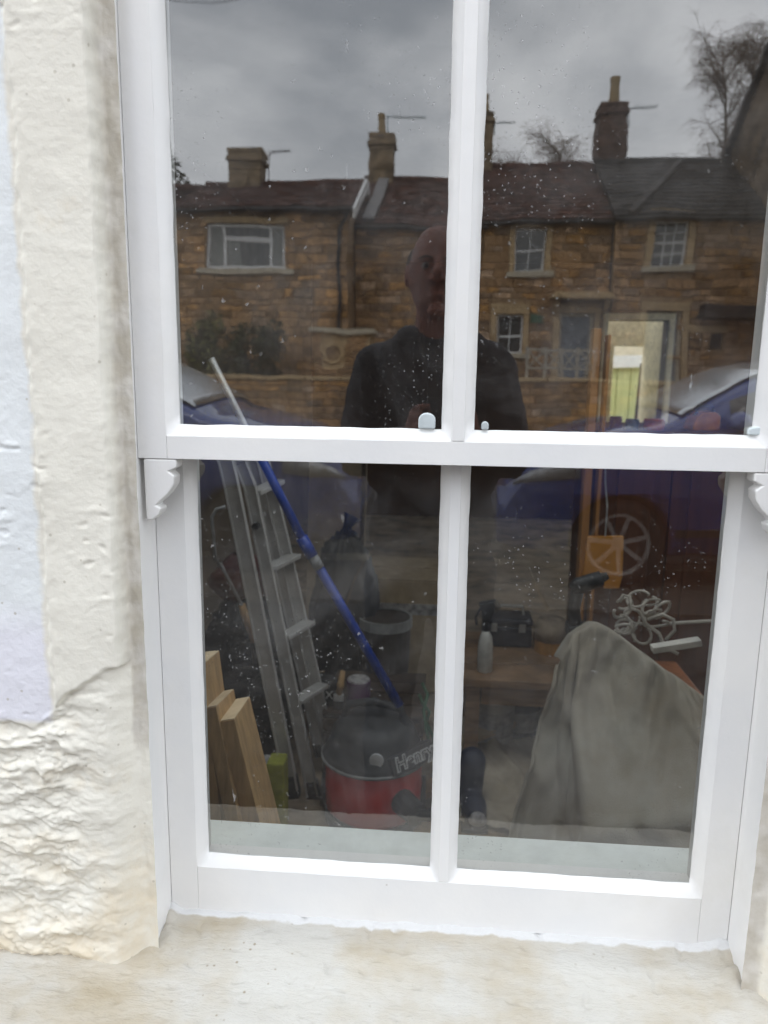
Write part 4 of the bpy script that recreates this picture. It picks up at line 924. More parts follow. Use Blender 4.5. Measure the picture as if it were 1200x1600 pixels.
# close cropped hair at sides and back, eyebrows, eyes
hp_ = []
for k in range(9):
    a = math.pi * (1.02 + .96 * k / 8); hp_.append(MB().ell(H(.066 * math.cos(a), .080 * math.sin(a) - .004, .02), .018, .022, .045))
blob(hp_, .005, 'hair', M_hair, per, 2, .002)
for s in (1, -1):
    e_o = MB().ell(H(s * .031, .0785, .010), .0120, .0120, .0085).build('eye', mat('eye_white', (.30, .25, .23), .3), per, smooth=True)
    MB().ell(H(s * .031, .0885, .010), .0052, .003, .0052).build('iris', M_trim, e_o, smooth=True)
    MB().tube([H(s * .014, .096, .026), H(s * .032, .096, .031), H(s * .05, .086, .026)], [.002, .003, .002], 6).build('eyebrow', M_hair, per)
ph = thing('phone', 'black phone held up by the man, mirrored behind the glazing bar', 'phone', (CAM.x, -.888, CAM.z))
bd = MB().box(CAM.x - .037, CAM.x + .037, -.891, -.8825, CAM.z - .145, CAM.z + .015).build('body', M_trim, ph, bevel=.003)
for z in (0, -.022): MB().lathe([(.0085, -.8826), (.0085, -.8800), (.006, -.8798)], (CAM.x, 0, CAM.z + z), 14, 'y').build('camera_lens', M_cglass, ph)

# ---------------------------------------------------------------- inside the room
M_pine = mat('pine', (.52, .33, .15), .7, var=.18, scale=9, stretch=(6, 6, .6)); M_pend = mat('pine_end', (.60, .47, .30), .8, var=.1)
M_black = mat('black_plastic', (.034, .035, .038), .5, var=.2, bump=.15); M_red = mat('red_plastic', (.78, .03, .025), .35, var=.05)
def plank(px0, py0, px1, py1, y0, y1, w, d, label):
    a, b = W(px0, py0, y0), W(px1, py1, y1); k = a.z / (a.z - b.z); f = a + (b - a) * k
    t = thing('timber_plank', label, 'plank', (f.x, f.y, 0), 'sawn planks leaning by the window')
    dr = (f - a).normalized()
    MB().bar(a - dr * 0, Vector((f.x, f.y, 0)), w, d, (0, 1, 0)).build('board', M_pine, t, bevel=.0015)
    MB().bar(a - dr * .0015, a - dr * .0003, w * .97, d * .97, (0, 1, 0)).build('sawn_end', M_pend, t)
plank(367, 1108, 412, 1290, .36, .35, .028, .10, 'sawn pine plank nearest the ladder, shortest of the three')
plank(342, 1092, 382, 1290, .36, .33, .024, .10, 'middle sawn pine plank of the three leaning beside the window')
plank(318, 1030, 352, 1290, .37, .34, .026, .10, 'tallest sawn pine plank, half hidden by the sash stile')

# aluminium step ladder, folded and leaning
ld = thing('step_ladder', 'folded aluminium step ladder leaning left of the red vacuum cleaner', 'ladder', (W(480, 1250, 1.4).x, 1.4, 0))
def rail(pts, w, d, nm='rail'):
    P = [W(*p) for p in pts]; m = MB()
    for a, b in zip(P, P[1:]): m.bar(a, b, w, d, (0, 1, 0)); 
    e = P[0]; f = P[1]
    # channel lips
    dr = (P[-1] - P[0]).normalized(); sx = dr.cross(Vector((0, 1, 0))).normalized()
    for s in (-1, 1):
        for a, b in zip(P, P[1:]): m.bar(a + sx * s * (w / 2 + .001) + Vector((0, -d / 2 - .004, 0)), b + sx * s * (w / 2 + .001) + Vector((0, -d / 2 - .004, 0)), .005, .014, (0, 1, 0))
    return m.build(nm, M_alu, ld, bevel=.002), P
R1o, R1p = rail([(347, 690, 1.30), (364, 760, 1.30), (457, 1232, 1.36)], .038, .024)
R2o, R2p = rail([(371, 692, 1.42), (378, 724, 1.42), (392, 760, 1.42), (490, 1240, 1.46)], .032, .024)
R3o, R3p = rail([(405, 690, 1.62), (440, 830, 1.62), (516, 1165, 1.66)], .036, .024)
R4o, R4p = rail([(388, 690, 1.72), (425, 830, 1.72), (502, 1180, 1.74)], .028, .024)
for (x0, y0, x1, y1) in ((398, 770, 436, 752), (421, 888, 461, 868), (443, 996, 484, 972), (462, 1096, 505, 1070)):
    a, b = W(x0, y0, 1.44), W(x1, y1, 1.62); MB().bar(a, b, .045, .016).build('tread', M_alu, ld, bevel=.003)
for P in (R1p, R2p, R3p, R4p):
    b = P[-1]; dr = (P[-1] - P[-2]).normalized(); MB().bar(b - dr * .05, b + dr * .03, .046, .036, (0, 1, 0)).build('rubber_foot', M_black, ld, bevel=.006)
k = W(400, 822, 1.39); MB().lathe([(0, -.012), (.011, -.012), (.012, .01)], k, 12, 'y').build('pivot_knob', M_black, ld)
# blue extension pole
pp = [W(400, 700, 1.12), W(474, 845, 1.14), W(624, 1102, 1.17)]
pl = thing('extension_pole', 'blue and silver painter\'s extension pole leaning across to the vacuum cleaner', 'pole', tuple(pp[-1]))
M_polb = mat('blue_pole', (.012, .06, .42), .3, var=.1); M_grey = mat('grey_plastic', (.35, .36, .37), .5)
d = pp[2] - pp[1]
MB().tube([W(330, 560, 1.10), W(400, 700, 1.12), pp[1]], .0085, 10).build('inner_tube', M_alu, pl, smooth=True)
MB().tube([pp[0], pp[1]], .0125, 12).build('upper_tube', M_polb, pl, smooth=True)
MB().tube([pp[1] + d * .01, pp[2]], .0135, 12).build('lower_tube', M_polb, pl, smooth=True)
MB().tube([pp[1] - d * .02, pp[1] + d * .09], .017, 12).build('twist_lock', M_polb, pl, smooth=True); MB().tube([pp[1] + d * .09, pp[1] + d * .16], .0155, 12).build('label_band', M_grey, pl, smooth=True)

# drum vacuum cleaner
hv = W(585, 1190, 1.40); VX, VY = hv.x, 1.38
vc = thing('vacuum_cleaner', 'red and black drum vacuum cleaner behind the lower left pane', 'vacuum cleaner', (VX, VY, 0))
MB().lathe([(.142, .03), (.154, .05), (.156, .12), (.154, .205), (.148, .215)], (VX, VY, 0), 40).build('drum', M_red, vc, smooth=True)
MB().lathe([(.158, .0), (.160, .03), (.157, .035)], (VX, VY, 0), 32).build('base', M_black, vc)
MB().lathe([(.145, .206), (.162, .210), (.166, .224), (.160, .236), (.145, .262), (.134, .300), (.116, .325), (.08, .340), (.0, .344)], (VX, VY, 0), 40, cap=False).build('cap', M_black, vc, smooth=True)
MB().lathe([(.1655, .214), (.1695, .216), (.1695, .222), (.1655, .224)], (VX, VY, 0), 40, cap=False).build('cap_rim', M_grey, vc, smooth=True)
MB().tube([(VX - .10, VY + .02, .325), (VX - .085, VY + .01, .375), (VX, VY, .392), (VX + .085, VY - .01, .375), (VX + .10, VY - .02, .325)], [.012, .013, .014, .013, .012], 10).build('handle', M_black, vc, smooth=True)
for s in (-1, 1): MB().lathe([(.0, 0), (.055, 0), (.06, .012), (.06, .03), (.0, .034)], (VX + s * .155 - .017, VY + .03, .06), 18, 'x').build('wheel', M_black, vc)
MB().tube([(VX + .10, VY - .13, .13), (VX + .15, VY - .20, .13)], [.04, .034], 14).build('hose_inlet', M_black, vc)
MB().tube([(VX + .15, VY - .20, .13), (VX + .21, VY - .22, .15), (VX + .25, VY - .12, .10), (VX + .24, VY + .04, .04), (VX + .2, VY + .2, .03)], .019, 10).build('hose', M_black, vc, smooth=True)
st = W(604, 1166, VY - .15); MB().lathe([(.0, -.003), (.022, -.003), (.022, .004)], (VX + .02, VY - .145, .268), 14, 'y').build('sticker', mat('white_sticker', (.7, .72, .75), .5), vc)
# name plate with lettering on the cap
npl = Vector((VX + .132, VY - .104, .262)); nrm = Vector((.56, -.72, .42)).normalized(); upv = (Vector((0, 0, 1)) - nrm * nrm.z).normalized(); rt = upv.cross(nrm).normalized()
rt2 = (rt * math.cos(.12) + upv * math.sin(.12)); up2 = (upv * math.cos(.12) - rt * math.sin(.12))
def letters(txt, size, off, m, ext, name, bold=0):
    cu = bpy.data.curves.new('lettering', 'FONT'); cu.body = txt; cu.size = size; cu.align_x = 'CENTER'; cu.align_y = 'CENTER'; cu.extrude = ext; cu.offset = bold; cu.shear = .12
    o = bpy.data.objects.new('tmp', cu); C.objects.link(o); bpy.context.view_layer.update(); me = bpy.data.meshes.new_from_object(o.evaluated_get(bpy.context.evaluated_depsgraph_get())); bpy.data.objects.remove(o)
    M4 = Matrix(((rt2.x, up2.x, nrm.x, 0), (rt2.y, up2.y, nrm.y, 0), (rt2.z, up2.z, nrm.z, 0), (0, 0, 0, 1))); me.transform(M4); me.transform(Matrix.Translation(npl + nrm * off - Vector((VX, VY, 0))))
    me.materials.clear(); me.materials.append(m); q = bpy.data.objects.new(name, me); C.objects.link(q); q.parent = vc; return q
w2, h2 = .080, .028
MB().add([npl + rt2 * a * w2 + up2 * b * h2 + nrm * c for c in (-.03, .0) for a, b in ((-1, -1), (1, -1), (1, 1), (-1, 1))], [(4, 5, 6, 7), (0, 1, 5, 4), (1, 2, 6, 5), (2, 3, 7, 6), (3, 0, 4, 7)]).build('name_plate', M_black, vc, bevel=.004)
M_ink = mat('white_print', (.8, .8, .8), .5); letters('Henry', .056, .0012, M_ink, .0004, 'lettering_outline', .0030); letters('Henry', .056, .0024, M_black, .0004, 'lettering', -.0002)

# things on and around the floor at the left
def lumpy(name, label, cat, c, rx, ry, rz, m, amp, seed, group=None):
    t = thing(name, label, cat, (c[0], c[1], 0), group); nu, nv = 44, 26; P = []
    for j in range(nv + 1):
        for i in range(nu):
            a = 2 * math.pi * i / nu; b = math.pi * j / nv - math.pi / 2; q = max(math.cos(b), .03)
            k = 1 + amp * float(fbm(np.array(3 * math.cos(a) + seed), np.array(3 * math.sin(a) + 2.6 * b + seed), 4)) + .5 * amp * float(np.abs(pn(np.array(7 * a + seed), np.array(5 * b))))
            P.append((c[0] + rx * q * math.cos(a) * k, c[1] + ry * q * math.sin(a) * k, max(c[2] + rz * math.sin(b) * k, .002)))
    MB().grid(P, nu, nv + 1, True).build('sack', m, t, smooth=True)
    nk = (c[0], c[1], c[2] + rz); MB().tube([(nk[0], nk[1], nk[2] - .02), (nk[0] + .01, nk[1], nk[2] + .04), (nk[0] + .03, nk[1] + .01, nk[2] + .08)], [.03, .018, .04], 8).build('tied_neck', m, t, smooth=True)
    return t
M_bag = mat('black_polythene', (.014, .014, .016), .55, var=.2, bump=.9, bscale=22)
b = W(392, 1090, 1.75); lumpy('rubbish_bag', 'black polythene rubbish bag slumped behind the ladder rails', 'bag', (b.x, 1.80, .28), .20, .2, .32, M_bag, .18, 3, 'black rubbish bags')
b = W(540, 1000, 2.1); lumpy('rubbish_bag', 'black rubbish bag standing behind the blue pole', 'bag', (b.x - .01, 2.15, .42), .14, .15, .34, M_bag, .2, 9, 'black rubbish bags')
M_oak = mat('brown_wood', (.27, .165, .09), .6, var=.2, scale=8, stretch=(1, 1, 6)); M_dwood = mat('dark_wood', (.06, .038, .024), .6, var=.2, scale=8, stretch=(1, 1, 6))
# low crate carrying pots behind the vacuum cleaner
c0_, c1_ = W(505, 1110, 1.62), W(662, 1110, 1.62); CZ = c0_.z
cr = thing('wooden_crate', 'dark wooden crate behind the vacuum cleaner carrying pots and a brush', 'crate', ((c0_.x + c1_.x) / 2, 1.8, 0))
for k in range(4): z = .01 + k * (CZ - .02) / 4; MB().box(c0_.x, c1_.x, 1.60, 1.615, z, z + (CZ - .02) / 4 - .012).build('slat', M_dwood, cr)
for k in range(4): y = 1.602 + k * .1; MB().box(c0_.x, c1_.x, y, y + .09, CZ - .012, CZ).build('top_board', M_dwood, cr)
MB().box(c0_.x + .005, c1_.x - .005, 1.617, 1.99, .005, CZ - .014).build('carcass', M_dwood, cr)
def pot(name, label, cat, px, py, y, z, r_, h_, m, lidm=None, group=None, seg=20, band=None):
    p = W(px, py, y); t = thing(name, label, cat, (p.x, y, z), group)
    MB().lathe([(r_ * .92, z + .001), (r_, z + .01), (r_, z + h_ * .92), (r_ * 1.04, z + h_ * .93), (r_ * 1.04, z + h_), (r_ * .9, z + h_), (r_ * .88, z + h_ * .93)], (p.x, y, 0), seg).build('tub', m, t, smooth=False)
    if lidm: MB().lathe([(r_ * .89, z + h_ * .9), (r_ * .97, z + h_ + .004), (r_ * .9, z + h_ + .008), (0, z + h_ + .006)], (p.x, y, 0), seg).build('lid', lidm, t)
    if band: MB().lathe([(r_ * 1.006, z + h_ * .2), (r_ * 1.006, z + h_ * .75)], (p.x, y, 0), seg, cap=False).build('label_band', band, t)
    return t
M_purp = mat('purple_plastic', (.13, .04, .14), .4); M_lid = mat('smeared_lid', (.45, .44, .45), .5, var=.3, scale=40)
pot('paint_tub', 'small purple tub with a paint smeared lid behind the vacuum cleaner', 'tub', 560, 1110, 1.70, CZ, .042, .085, M_purp, M_lid)
tp_ = pot('paint_tin', 'small black tin with white lettering beside the purple tub', 'tin', 514, 1110, 1.68, CZ, .030, .09, M_black, M_black)
cu = bpy.data.curves.new('lettering', 'FONT'); cu.body = 'IX'; cu.size = .042; cu.align_x = 'CENTER'; cu.extrude = .0005
o = bpy.data.objects.new('tmp', cu); C.objects.link(o); bpy.context.view_layer.update(); me = bpy.data.meshes.new_from_object(o.evaluated_get(bpy.context.evaluated_depsgraph_get())); bpy.data.objects.remove(o)
me.transform(Matrix.Rotation(R(90), 4, 'X')); me.transform(Matrix.Translation((0, -.0315, .032))); me.materials.clear(); me.materials.append(M_ink); q = bpy.data.objects.new('lettering', me); C.objects.link(q); q.parent = tp_
b = W(530, 1108, 1.64); br = thing('paint_brush', 'wooden handled paint brush standing between the tin and the purple tub', 'brush', (b.x, 1.64, CZ))
MB().tube([(b.x, 1.64, CZ + .055), (b.x + .004, 1.642, CZ + .09), (b.x + .012, 1.645, CZ + .14)], [.011, .013, .009], 10).build('handle', M_pine, br, smooth=True); MB().box(b.x - .02, b.x + .016, 1.632, 1.648, CZ + .03, CZ + .056).build('ferrule', M_alu, br, bevel=.002); MB().box(b.x - .019, b.x + .015, 1.633, 1.647, CZ, CZ + .0302).build('bristles', M_black, br)
b = W(520, 1062, 2.0); bk = thing('bucket', 'black bucket with a tan rim behind the ladder foot', 'bucket', (b.x, 1.96, .0))
bz = b.z
MB().lathe([(.085, .0), (.095, .02), (.115, bz), (.105, bz), (.09, .03)], (b.x, 1.96, 0), 24, cap=False).build('bucket_wall', M_black, bk, smooth=True); MB().lathe([(.113, bz - .004), (.12, bz), (.12, bz + .010), (.108, bz + .010)], (b.x, 1.96, 0), 28, cap=False).build('rim', mat('tan_rim', (.42, .31, .18), .7), bk)
MB().lathe([(.10, bz - .10), (0, bz - .09)], (b.x, 1.96, 0), 20, cap=False).build('contents', M_dwood, bk)
b = W(594, 1010, 2.05); dk = thing('paint_bucket', 'round grey brown bucket standing right of the black bag behind the blue pole', 'bucket', (b.x, 2.05, 0)); MB().lathe([(.085, .0), (.1, .3), (.105, b.z + .12), (.10, b.z + .125), (.0, b.z + .11)], (b.x + .02, 2.05, 0), 24).build('drum', mat('grey_brown_bucket', (.09, .075, .065), .6), dk, smooth=False)
MB().lathe([(.104, b.z + .09), (.109, b.z + .09), (.109, b.z + .13), (.1, b.z + .13)], (b.x + .02, 2.05, 0), 24, cap=False).build('lid_rim', M_grey, dk)
# green flex, yellow sponge pack, hung flex, little broom
g = [W(660, 1068, 1.46), W(668, 1085, 1.42), W(662, 1110, 1.40), W(666, 1140, 1.38), W(672, 1165, 1.36)]
cb = MB().tube(g, .006, 8); cb.tube([W(655, 1085, 1.45), W(661, 1100, 1.43), W(671, 1112, 1.42), W(666, 1128, 1.41), W(676, 1150, 1.40), W(690, 1230, 1.40)], .006, 8); tag(cb.build('green_cable', mat('green_flex', (.01, .09, .035), .4), smooth=True), 'looped green cable to the right of the vacuum cleaner by the glazing bar', 'cable')
b = W(432, 1225, 1.25); sp = thing('sponge_pack', 'yellow green sponge block with white wrapper on the floor by the ladder foot', 'sponge', (b.x, 1.25, 0)); bz_ = W(430, 1185, 1.25).z
MB().box(b.x - .025, b.x + .03, 1.22, 1.29, .0, bz_).build('foam', mat('yellow_green_foam', (.34, .36, .05), .9, bump=.6), sp, bevel=.008); MB().box(b.x - .052, b.x - .0252, 1.222, 1.288, .0, bz_ * .97).build('wrapper', M_lid, sp, bevel=.005)
cbl = MB().tube([W(352, 792, 1.2), W(338, 796, 1.2), W(331, 808, 1.2), W(334, 845, 1.2), W(336, 872, 1.22), W(343, 885, 1.24)], .0052, 8); tag(cbl.build('grey_cable', M_grey, smooth=True), 'short grey cable hanging from the ladder top in a hook', 'cable')
hb = thing('hand_broom', 'thin hand broom with an orange wooden grip leaning behind the left ladder rail', 'broom', tuple(W(396, 1000, 1.55)))
MB().tube([W(344, 880, 1.5), W(379, 948, 1.53)], .006, 8).build('shaft', M_grey, hb); MB().tube([W(378, 945, 1.53), W(386, 970, 1.54), W(398, 1003, 1.55)], [.012, .014, .012], 10).build('grip', M_pine, hb, smooth=True); MB().tube([W(398, 1003, 1.55), W(408, 1040, 1.56)], [.013, .03], 8).build('bristles', M_black, hb)
rbx = W(378, 905, 1.8); rg = thing('rag_heap', 'dull red cloth bundle dumped on the rubbish bag behind the ladder', 'cloth', (rbx.x, 1.8, rbx.z - .2)); m = MB(); P = []
for j in range(14):
    for i in range(24): a = 2 * math.pi * i / 24; rr = (.03 + .075 * math.sin(math.pi * min(1, j / 11))) * (1 + .22 * math.sin(5 * a + j * .4)); P.append((rbx.x + rr * math.cos(a), 1.8 + rr * math.sin(a), rbx.z + .10 - .018 * j))
m.grid(P, 24, 14, True).build('folded_cloth', mat('dull_red_cloth', (.10, .022, .02), .9), rg, smooth=True)
q0, q1 = W(563, 960, 2.35), W(705, 960, 2.35); zt_ = W(620, 905, 2.35).z
bxx = thing('cardboard_box', 'pale brown cardboard box beside the glazing bar behind the blue pole', 'box', ((q0.x + q1.x) / 2, 2.55, 0)); M_card = mat('cardboard', (.48, .38, .26), .85, var=.1)
MB().box(q0.x, q1.x, 2.35, 2.75, .0, zt_ - .01).build('carton', M_card, bxx, bevel=.004); MB().box(q0.x + .001, q1.x - .001, 2.351, 2.548, zt_ - .009, zt_).build('flap', M_card, bxx); MB().box(q0.x + .001, q1.x - .001, 2.552, 2.749, zt_ - .009, zt_ + .003).build('flap', M_card, bxx); MB().box(q0.x - .001, q1.x + .001, 2.346, 2.349, zt_ - .16, zt_ - .11).build('tape', M_lid, bxx)
# tall leaning board
b0, b1 = W(482, 740, 2.75), W(572, 740, 2.75)
lb = thing('leaning_board', 'tall grey brown board leaning upright behind the blue pole', 'board', ((b0.x + b1.x) / 2, 2.7, 0)); MB().add([(b0.x, 2.62, 0), (b1.x, 2.62, 0), (b1.x, 2.80, 1.13), (b0.x, 2.80, 1.13), (b0.x, 2.645, 0), (b1.x, 2.645, 0), (b1.x, 2.825, 1.13), (b0.x, 2.825, 1.13)], [(0, 1, 2, 3), (7, 6, 5, 4), (0, 4, 5, 1), (1, 5, 6, 2), (2, 6, 7, 3), (3, 7, 4, 0)]).build('panel', mat('grey_brown_board', (.40, .33, .25), .8, var=.15, scale=5), lb)
MB().bar((b1.x - .012, 2.615, .0), (b1.x - .012, 2.79, 1.12), .02, .012).build('edge_strip', M_dwood, lb)

# ---------------------------------------------------------------- right hand pane
# timber studs
for i, (pt, pbm, w_, lab) in enumerate((((930, 560), (908, 830), .026, 'orange pine timber post standing left of the brown cupboard'), ((948, 560), (927, 830), .012, 'thin orange pine batten beside the stouter timber post'))):
    a = W(*pt, 1.74); q = W(*pbm, 1.74); x = (a.x + q.x) / 2; s = thing('timber_post', lab, 'post', (x, 1.74, 0), 'pine posts by the cupboard'); MB().box(x - w_ / 2, x + w_ / 2, 1.70, 1.75, 0, 1.57 if i == 0 else 1.55).build('stud', mat('orange_pine', (.46, .22, .075), .6, var=.15, scale=6, stretch=(4, 4, .5)), s, bevel=.003); MB().box(x - w_ / 2 - .012, x + w_ / 2 + .012, 1.69, 1.76, 0, .03).build('foot_plate', M_pine, s)
# red brown cupboard
k0, k1 = W(935, 760, 1.82), W(1165, 760, 1.82); KZ = 1.232; M_cup = mat('red_brown_wood', (.125, .046, .022), .5, var=.15, scale=5, stretch=(5, 5, .6))
cu_ = thing('cupboard', 'dark red brown wooden cupboard standing behind the lower right pane', 'cupboard', ((k0.x + k1.x) / 2, 2.05, 0))
MB().box(k0.x, k1.x, 1.84, 2.30, .05, KZ - .03).build('carcass', M_cup, cu_, bevel=.003); MB().box(k0.x - .02, k1.x + .02, 1.80, 2.32, KZ - .028, KZ).build('top', M_cup, cu_, bevel=.004); MB().box(k0.x + .01, k1.x - .01, 1.86, 2.28, 0, .052).build('plinth', M_cup, cu_)
xm = (k0.x + k1.x) / 2
for a, b in ((k0.x + .004, xm - .002), (xm + .002, k1.x - .004)):
    dd = MB().box(a, b, 1.822, 1.838, .06, KZ - .034).build('door', M_cup, cu_, bevel=.002); MB().box(a + .06, b - .06, 1.814, 1.823, .12, KZ - .10).build('panel', M_cup, dd, bevel=.004)
for px, h_, m, lab, r_ in ((962, .038, M_purp, 'small purple pot on the cupboard top', .022), (988, .030, mat('slate_blue_plastic', (.10, .16, .20), .4), 'slate blue pot lid on the cupboard top', .024), (1022, .032, mat('orange_red_plastic', (.50, .07, .02), .4), 'flat orange red tub on the cupboard top', .036)):
    pot('small_pot', lab, 'pot', px, 660, 1.88, KZ, r_, h_, m, m)
b = W(1102, 665, 1.9); oc = thing('tool_case', 'bright orange hump backed tool case on the cupboard top', 'case', (b.x, 1.93, KZ)); M_or = mat('orange_plastic', (.62, .21, .02), .4)
MB().prism([(b.x - .05, KZ), (b.x + .045, KZ), (b.x + .045, KZ + .052), (b.x + .03, KZ + .066), (b.x - .015, KZ + .066), (b.x - .038, KZ + .045)], 1.88, 1.99).build('shell', M_or, oc, bevel=.006); MB().tube([(b.x - .03, 1.93, KZ + .05), (b.x - .02, 1.93, KZ + .085), (b.x + .03, 1.93, KZ + .085), (b.x + .035, 1.93, KZ + .06)], .006, 8).build('handle', M_black, oc)
# orange offcut of board with a notch, leaning on the cupboard
P = [(918, 838), (974, 838), (972, 900), (967, 919), (944, 919), (941, 905), (932, 903), (926, 915), (914, 922), (908, 915)]
ow = [W(x, y, 1.70) for x, y in P]; oc2 = thing('board_offcut', 'orange ply offcut with a notched lower edge propped on the cupboard', 'board', tuple(ow[4])); MB().prism([(p.x, p.z) for p in ow], 1.695, 1.712).build('ply', mat('orange_ply', (.62, .28, .05), .6, var=.1, scale=6), oc2, bevel=.001)
pk = ow[0].lerp(ow[1], .5); MB().tube([(pk.x, 1.703, pk.z - .02), (pk.x, 1.703, pk.z + .1), (pk.x, 1.76, pk.z + .18), (pk.x, 1.81, KZ - .01)], .003, 6).build('hanging_cord', M_grey, oc2)

# drop cloth thrown over a chair back: a short cloth simulation gives it its folds
RD = [W(872, 1022, .98), W(893, 985, 1.00), W(926, 963, 1.02), W(962, 984, 1.00), W(1010, 1020, .95), W(1060, 1058, .90), W(1100, 1088, .86), W(1130, 1110, .84)]
def ridge(u):
    t = u * (len(RD) - 1); i = min(int(t), len(RD) - 2); return RD[i].lerp(RD[i + 1], t - i)
nu, nv = 64, 70; P = []; r = random.Random(6)
for j in range(nv):
    v = j / (nv - 1)
    for i in range(nu):
        u = i / (nu - 1); q = ridge(u); f = (j - 6) / (nv - 7)
        if j < 6: P.append((q.x, q.y + .016 * (6 - j), q.z - .005 * (6 - j)))
        else:
            sp = (u - .6) * .30 * f - .17 * max(0, .55 - u) * f
            P.append((q.x + sp - .06 * f, q.y - .66 * f, q.z - .38 * f + (.07 * math.sin(6.5 * u + 1.5 * f) + .04 * math.sin(13 * u - 5 * f + 1) + .03 * math.sin(11 * f + 7 * u)) * f))
def simulate(P, nu, nv, pins, blocks, frames):
    o = MB().grid(P, nu, nv).build('tmp_cloth', None); vg = o.vertex_groups.new(name='pin'); vg.add(pins, 1.0, 'REPLACE')
    cl = o.modifiers.new('cloth', 'CLOTH'); st = cl.settings; st.quality = 4; st.mass = .35; st.tension_stiffness = 12; st.compression_stiffness = 12; st.shear_stiffness = 4; st.bending_stiffness = 3; st.shrink_min = -.24; st.air_damping = 2.5
    st.vertex_group_mass = 'pin'; cl.collision_settings.use_self_collision = True; cl.collision_settings.self_distance_min = .005; cl.collision_settings.distance_min = .006; cl.collision_settings.collision_quality = 2
    cl.point_cache.frame_start = 1; cl.point_cache.frame_end = frames
    cs = []
    for m in blocks:
        k = m.build('tmp_block', None); k.modifiers.new('c', 'COLLISION'); k.collision.thickness_outer = .01; k.collision.cloth_friction = 30; cs.append(k)
    for f in range(1, frames + 1): sc.frame_set(f)
    dg = bpy.context.evaluated_depsgraph_get(); me = bpy.data.meshes.new_from_object(o.evaluated_get(dg)); out = [tuple(v.co) for v in me.vertices]
    for k in cs + [o]: bpy.data.objects.remove(k)
    sc.frame_set(1); return out
q0, q1 = W(900, 1100, 1.15), W(1108, 1100, 1.0)
sL, sT = W(800, 1290, .60).x, W(872, 1140, .75).x
seat = MB(); sM = W(935, 1290, .62).x
seat.add([(sM, .56, 0), (q1.x + .02, .58, 0), (q1.x + .02, .98, 0), (sM + .02, .98, 0), (sT + .06, .66, .46), (q1.x - .03, .62, .54), (q1.x - .02, .94, .64), (sT + .08, .94, .62)], [(0, 3, 2, 1), (4, 5, 6, 7), (0, 1, 5, 4), (1, 2, 6, 5), (2, 3, 7, 6), (3, 0, 4, 7)])
low_ = MB().add([(sL, .48, 0), (sM + .05, .50, 0), (sM + .05, .90, 0), (sL, .90, 0), (sL + .06, .56, .20), (sM + .04, .56, .30), (sM + .04, .86, .32), (sL + .06, .86, .24)], [(0, 3, 2, 1), (4, 5, 6, 7), (0, 1, 5, 4), (1, 2, 6, 5), (2, 3, 7, 6), (3, 0, 4, 7)])
wallb = MB().box(-1.2, 1.5, .10, .20, -.1, 1.3)
P = simulate(P, nu, nv, list(range(0, 7 * nu)), [seat, wallb, low_, MB().box(-1, 1.5, .2, 1.2, -.1, .0)], 34)
# stiff creases in the cotton
Q = np.array(P); gx = Q[:, 0] * 1.0; gz = Q[:, 2] - .4 * Q[:, 1]
w1 = gx + .05 * fbm(gx * 9, gz * 9, 2); w2 = gz + .05 * fbm(gx * 9 + 5, gz * 9 + 2, 2)
Q[:, 1] -= .036 * (1 - 2.2 * np.abs(pn(w1 * 7 + w2 * 3.5, w2 * 6 - w1 * 2))) + .017 * (1 - 2 * np.abs(pn(w1 * 15 - w2 * 8 + 3, w2 * 11 + w1 * 9)))
P = [tuple(q) for q in Q]
M_sheet = mat('grey_dust_sheet', (.42, .40, .345), .95, scale=4.5, col2=(.30, .255, .19), bump=.5, bscale=320)
dc = thing('dust_sheet', 'grey cotton dust sheet draped in folds over furniture in the lower right pane', 'dust sheet', tuple(W(925, 1300, .7)))
MB().grid(P, nu, nv).build('cloth', M_sheet, dc, smooth=True, solid=.003, sub=1)
hem = [P[j * nu] for j in range(7, nv)]; hm_ = MB().tube(hem, .0055, 6); hm_.build('hem', M_sheet, dc, smooth=True)
# what it hides: a low red brown cabinet
q0, q1 = W(960, 1100, 1.15), W(1108, 1100, 1.0)
cb_ = thing('low_cabinet', 'low orange brown wooden cabinet partly covered by the dust sheet at lower right', 'cabinet', ((q0.x + q1.x) / 2, 1.25, 0)); M_ob = mat('orange_brown_wood', (.33, .115, .04), .5, var=.25, scale=5, stretch=(4, 4, .7))
MB().box(q0.x, q1.x + .06, 1.10, 1.50, .04, q0.z - .03).build('carcass', M_ob, cb_, bevel=.004); MB().box(q0.x - .015, q1.x + .075, 1.08, 1.51, q0.z - .028, q0.z - .005).build('top', M_ob, cb_, bevel=.004); MB().box(q0.x + .06, q1.x + .02, 1.088, 1.098, .10, q0.z - .08).build('door', M_ob, cb_, bevel=.004)
for x in (q0.x + .02, q1.x + .035): MB().box(x - .02, x + .02, 1.11, 1.15, 0, .042).build('leg', M_ob, cb_)
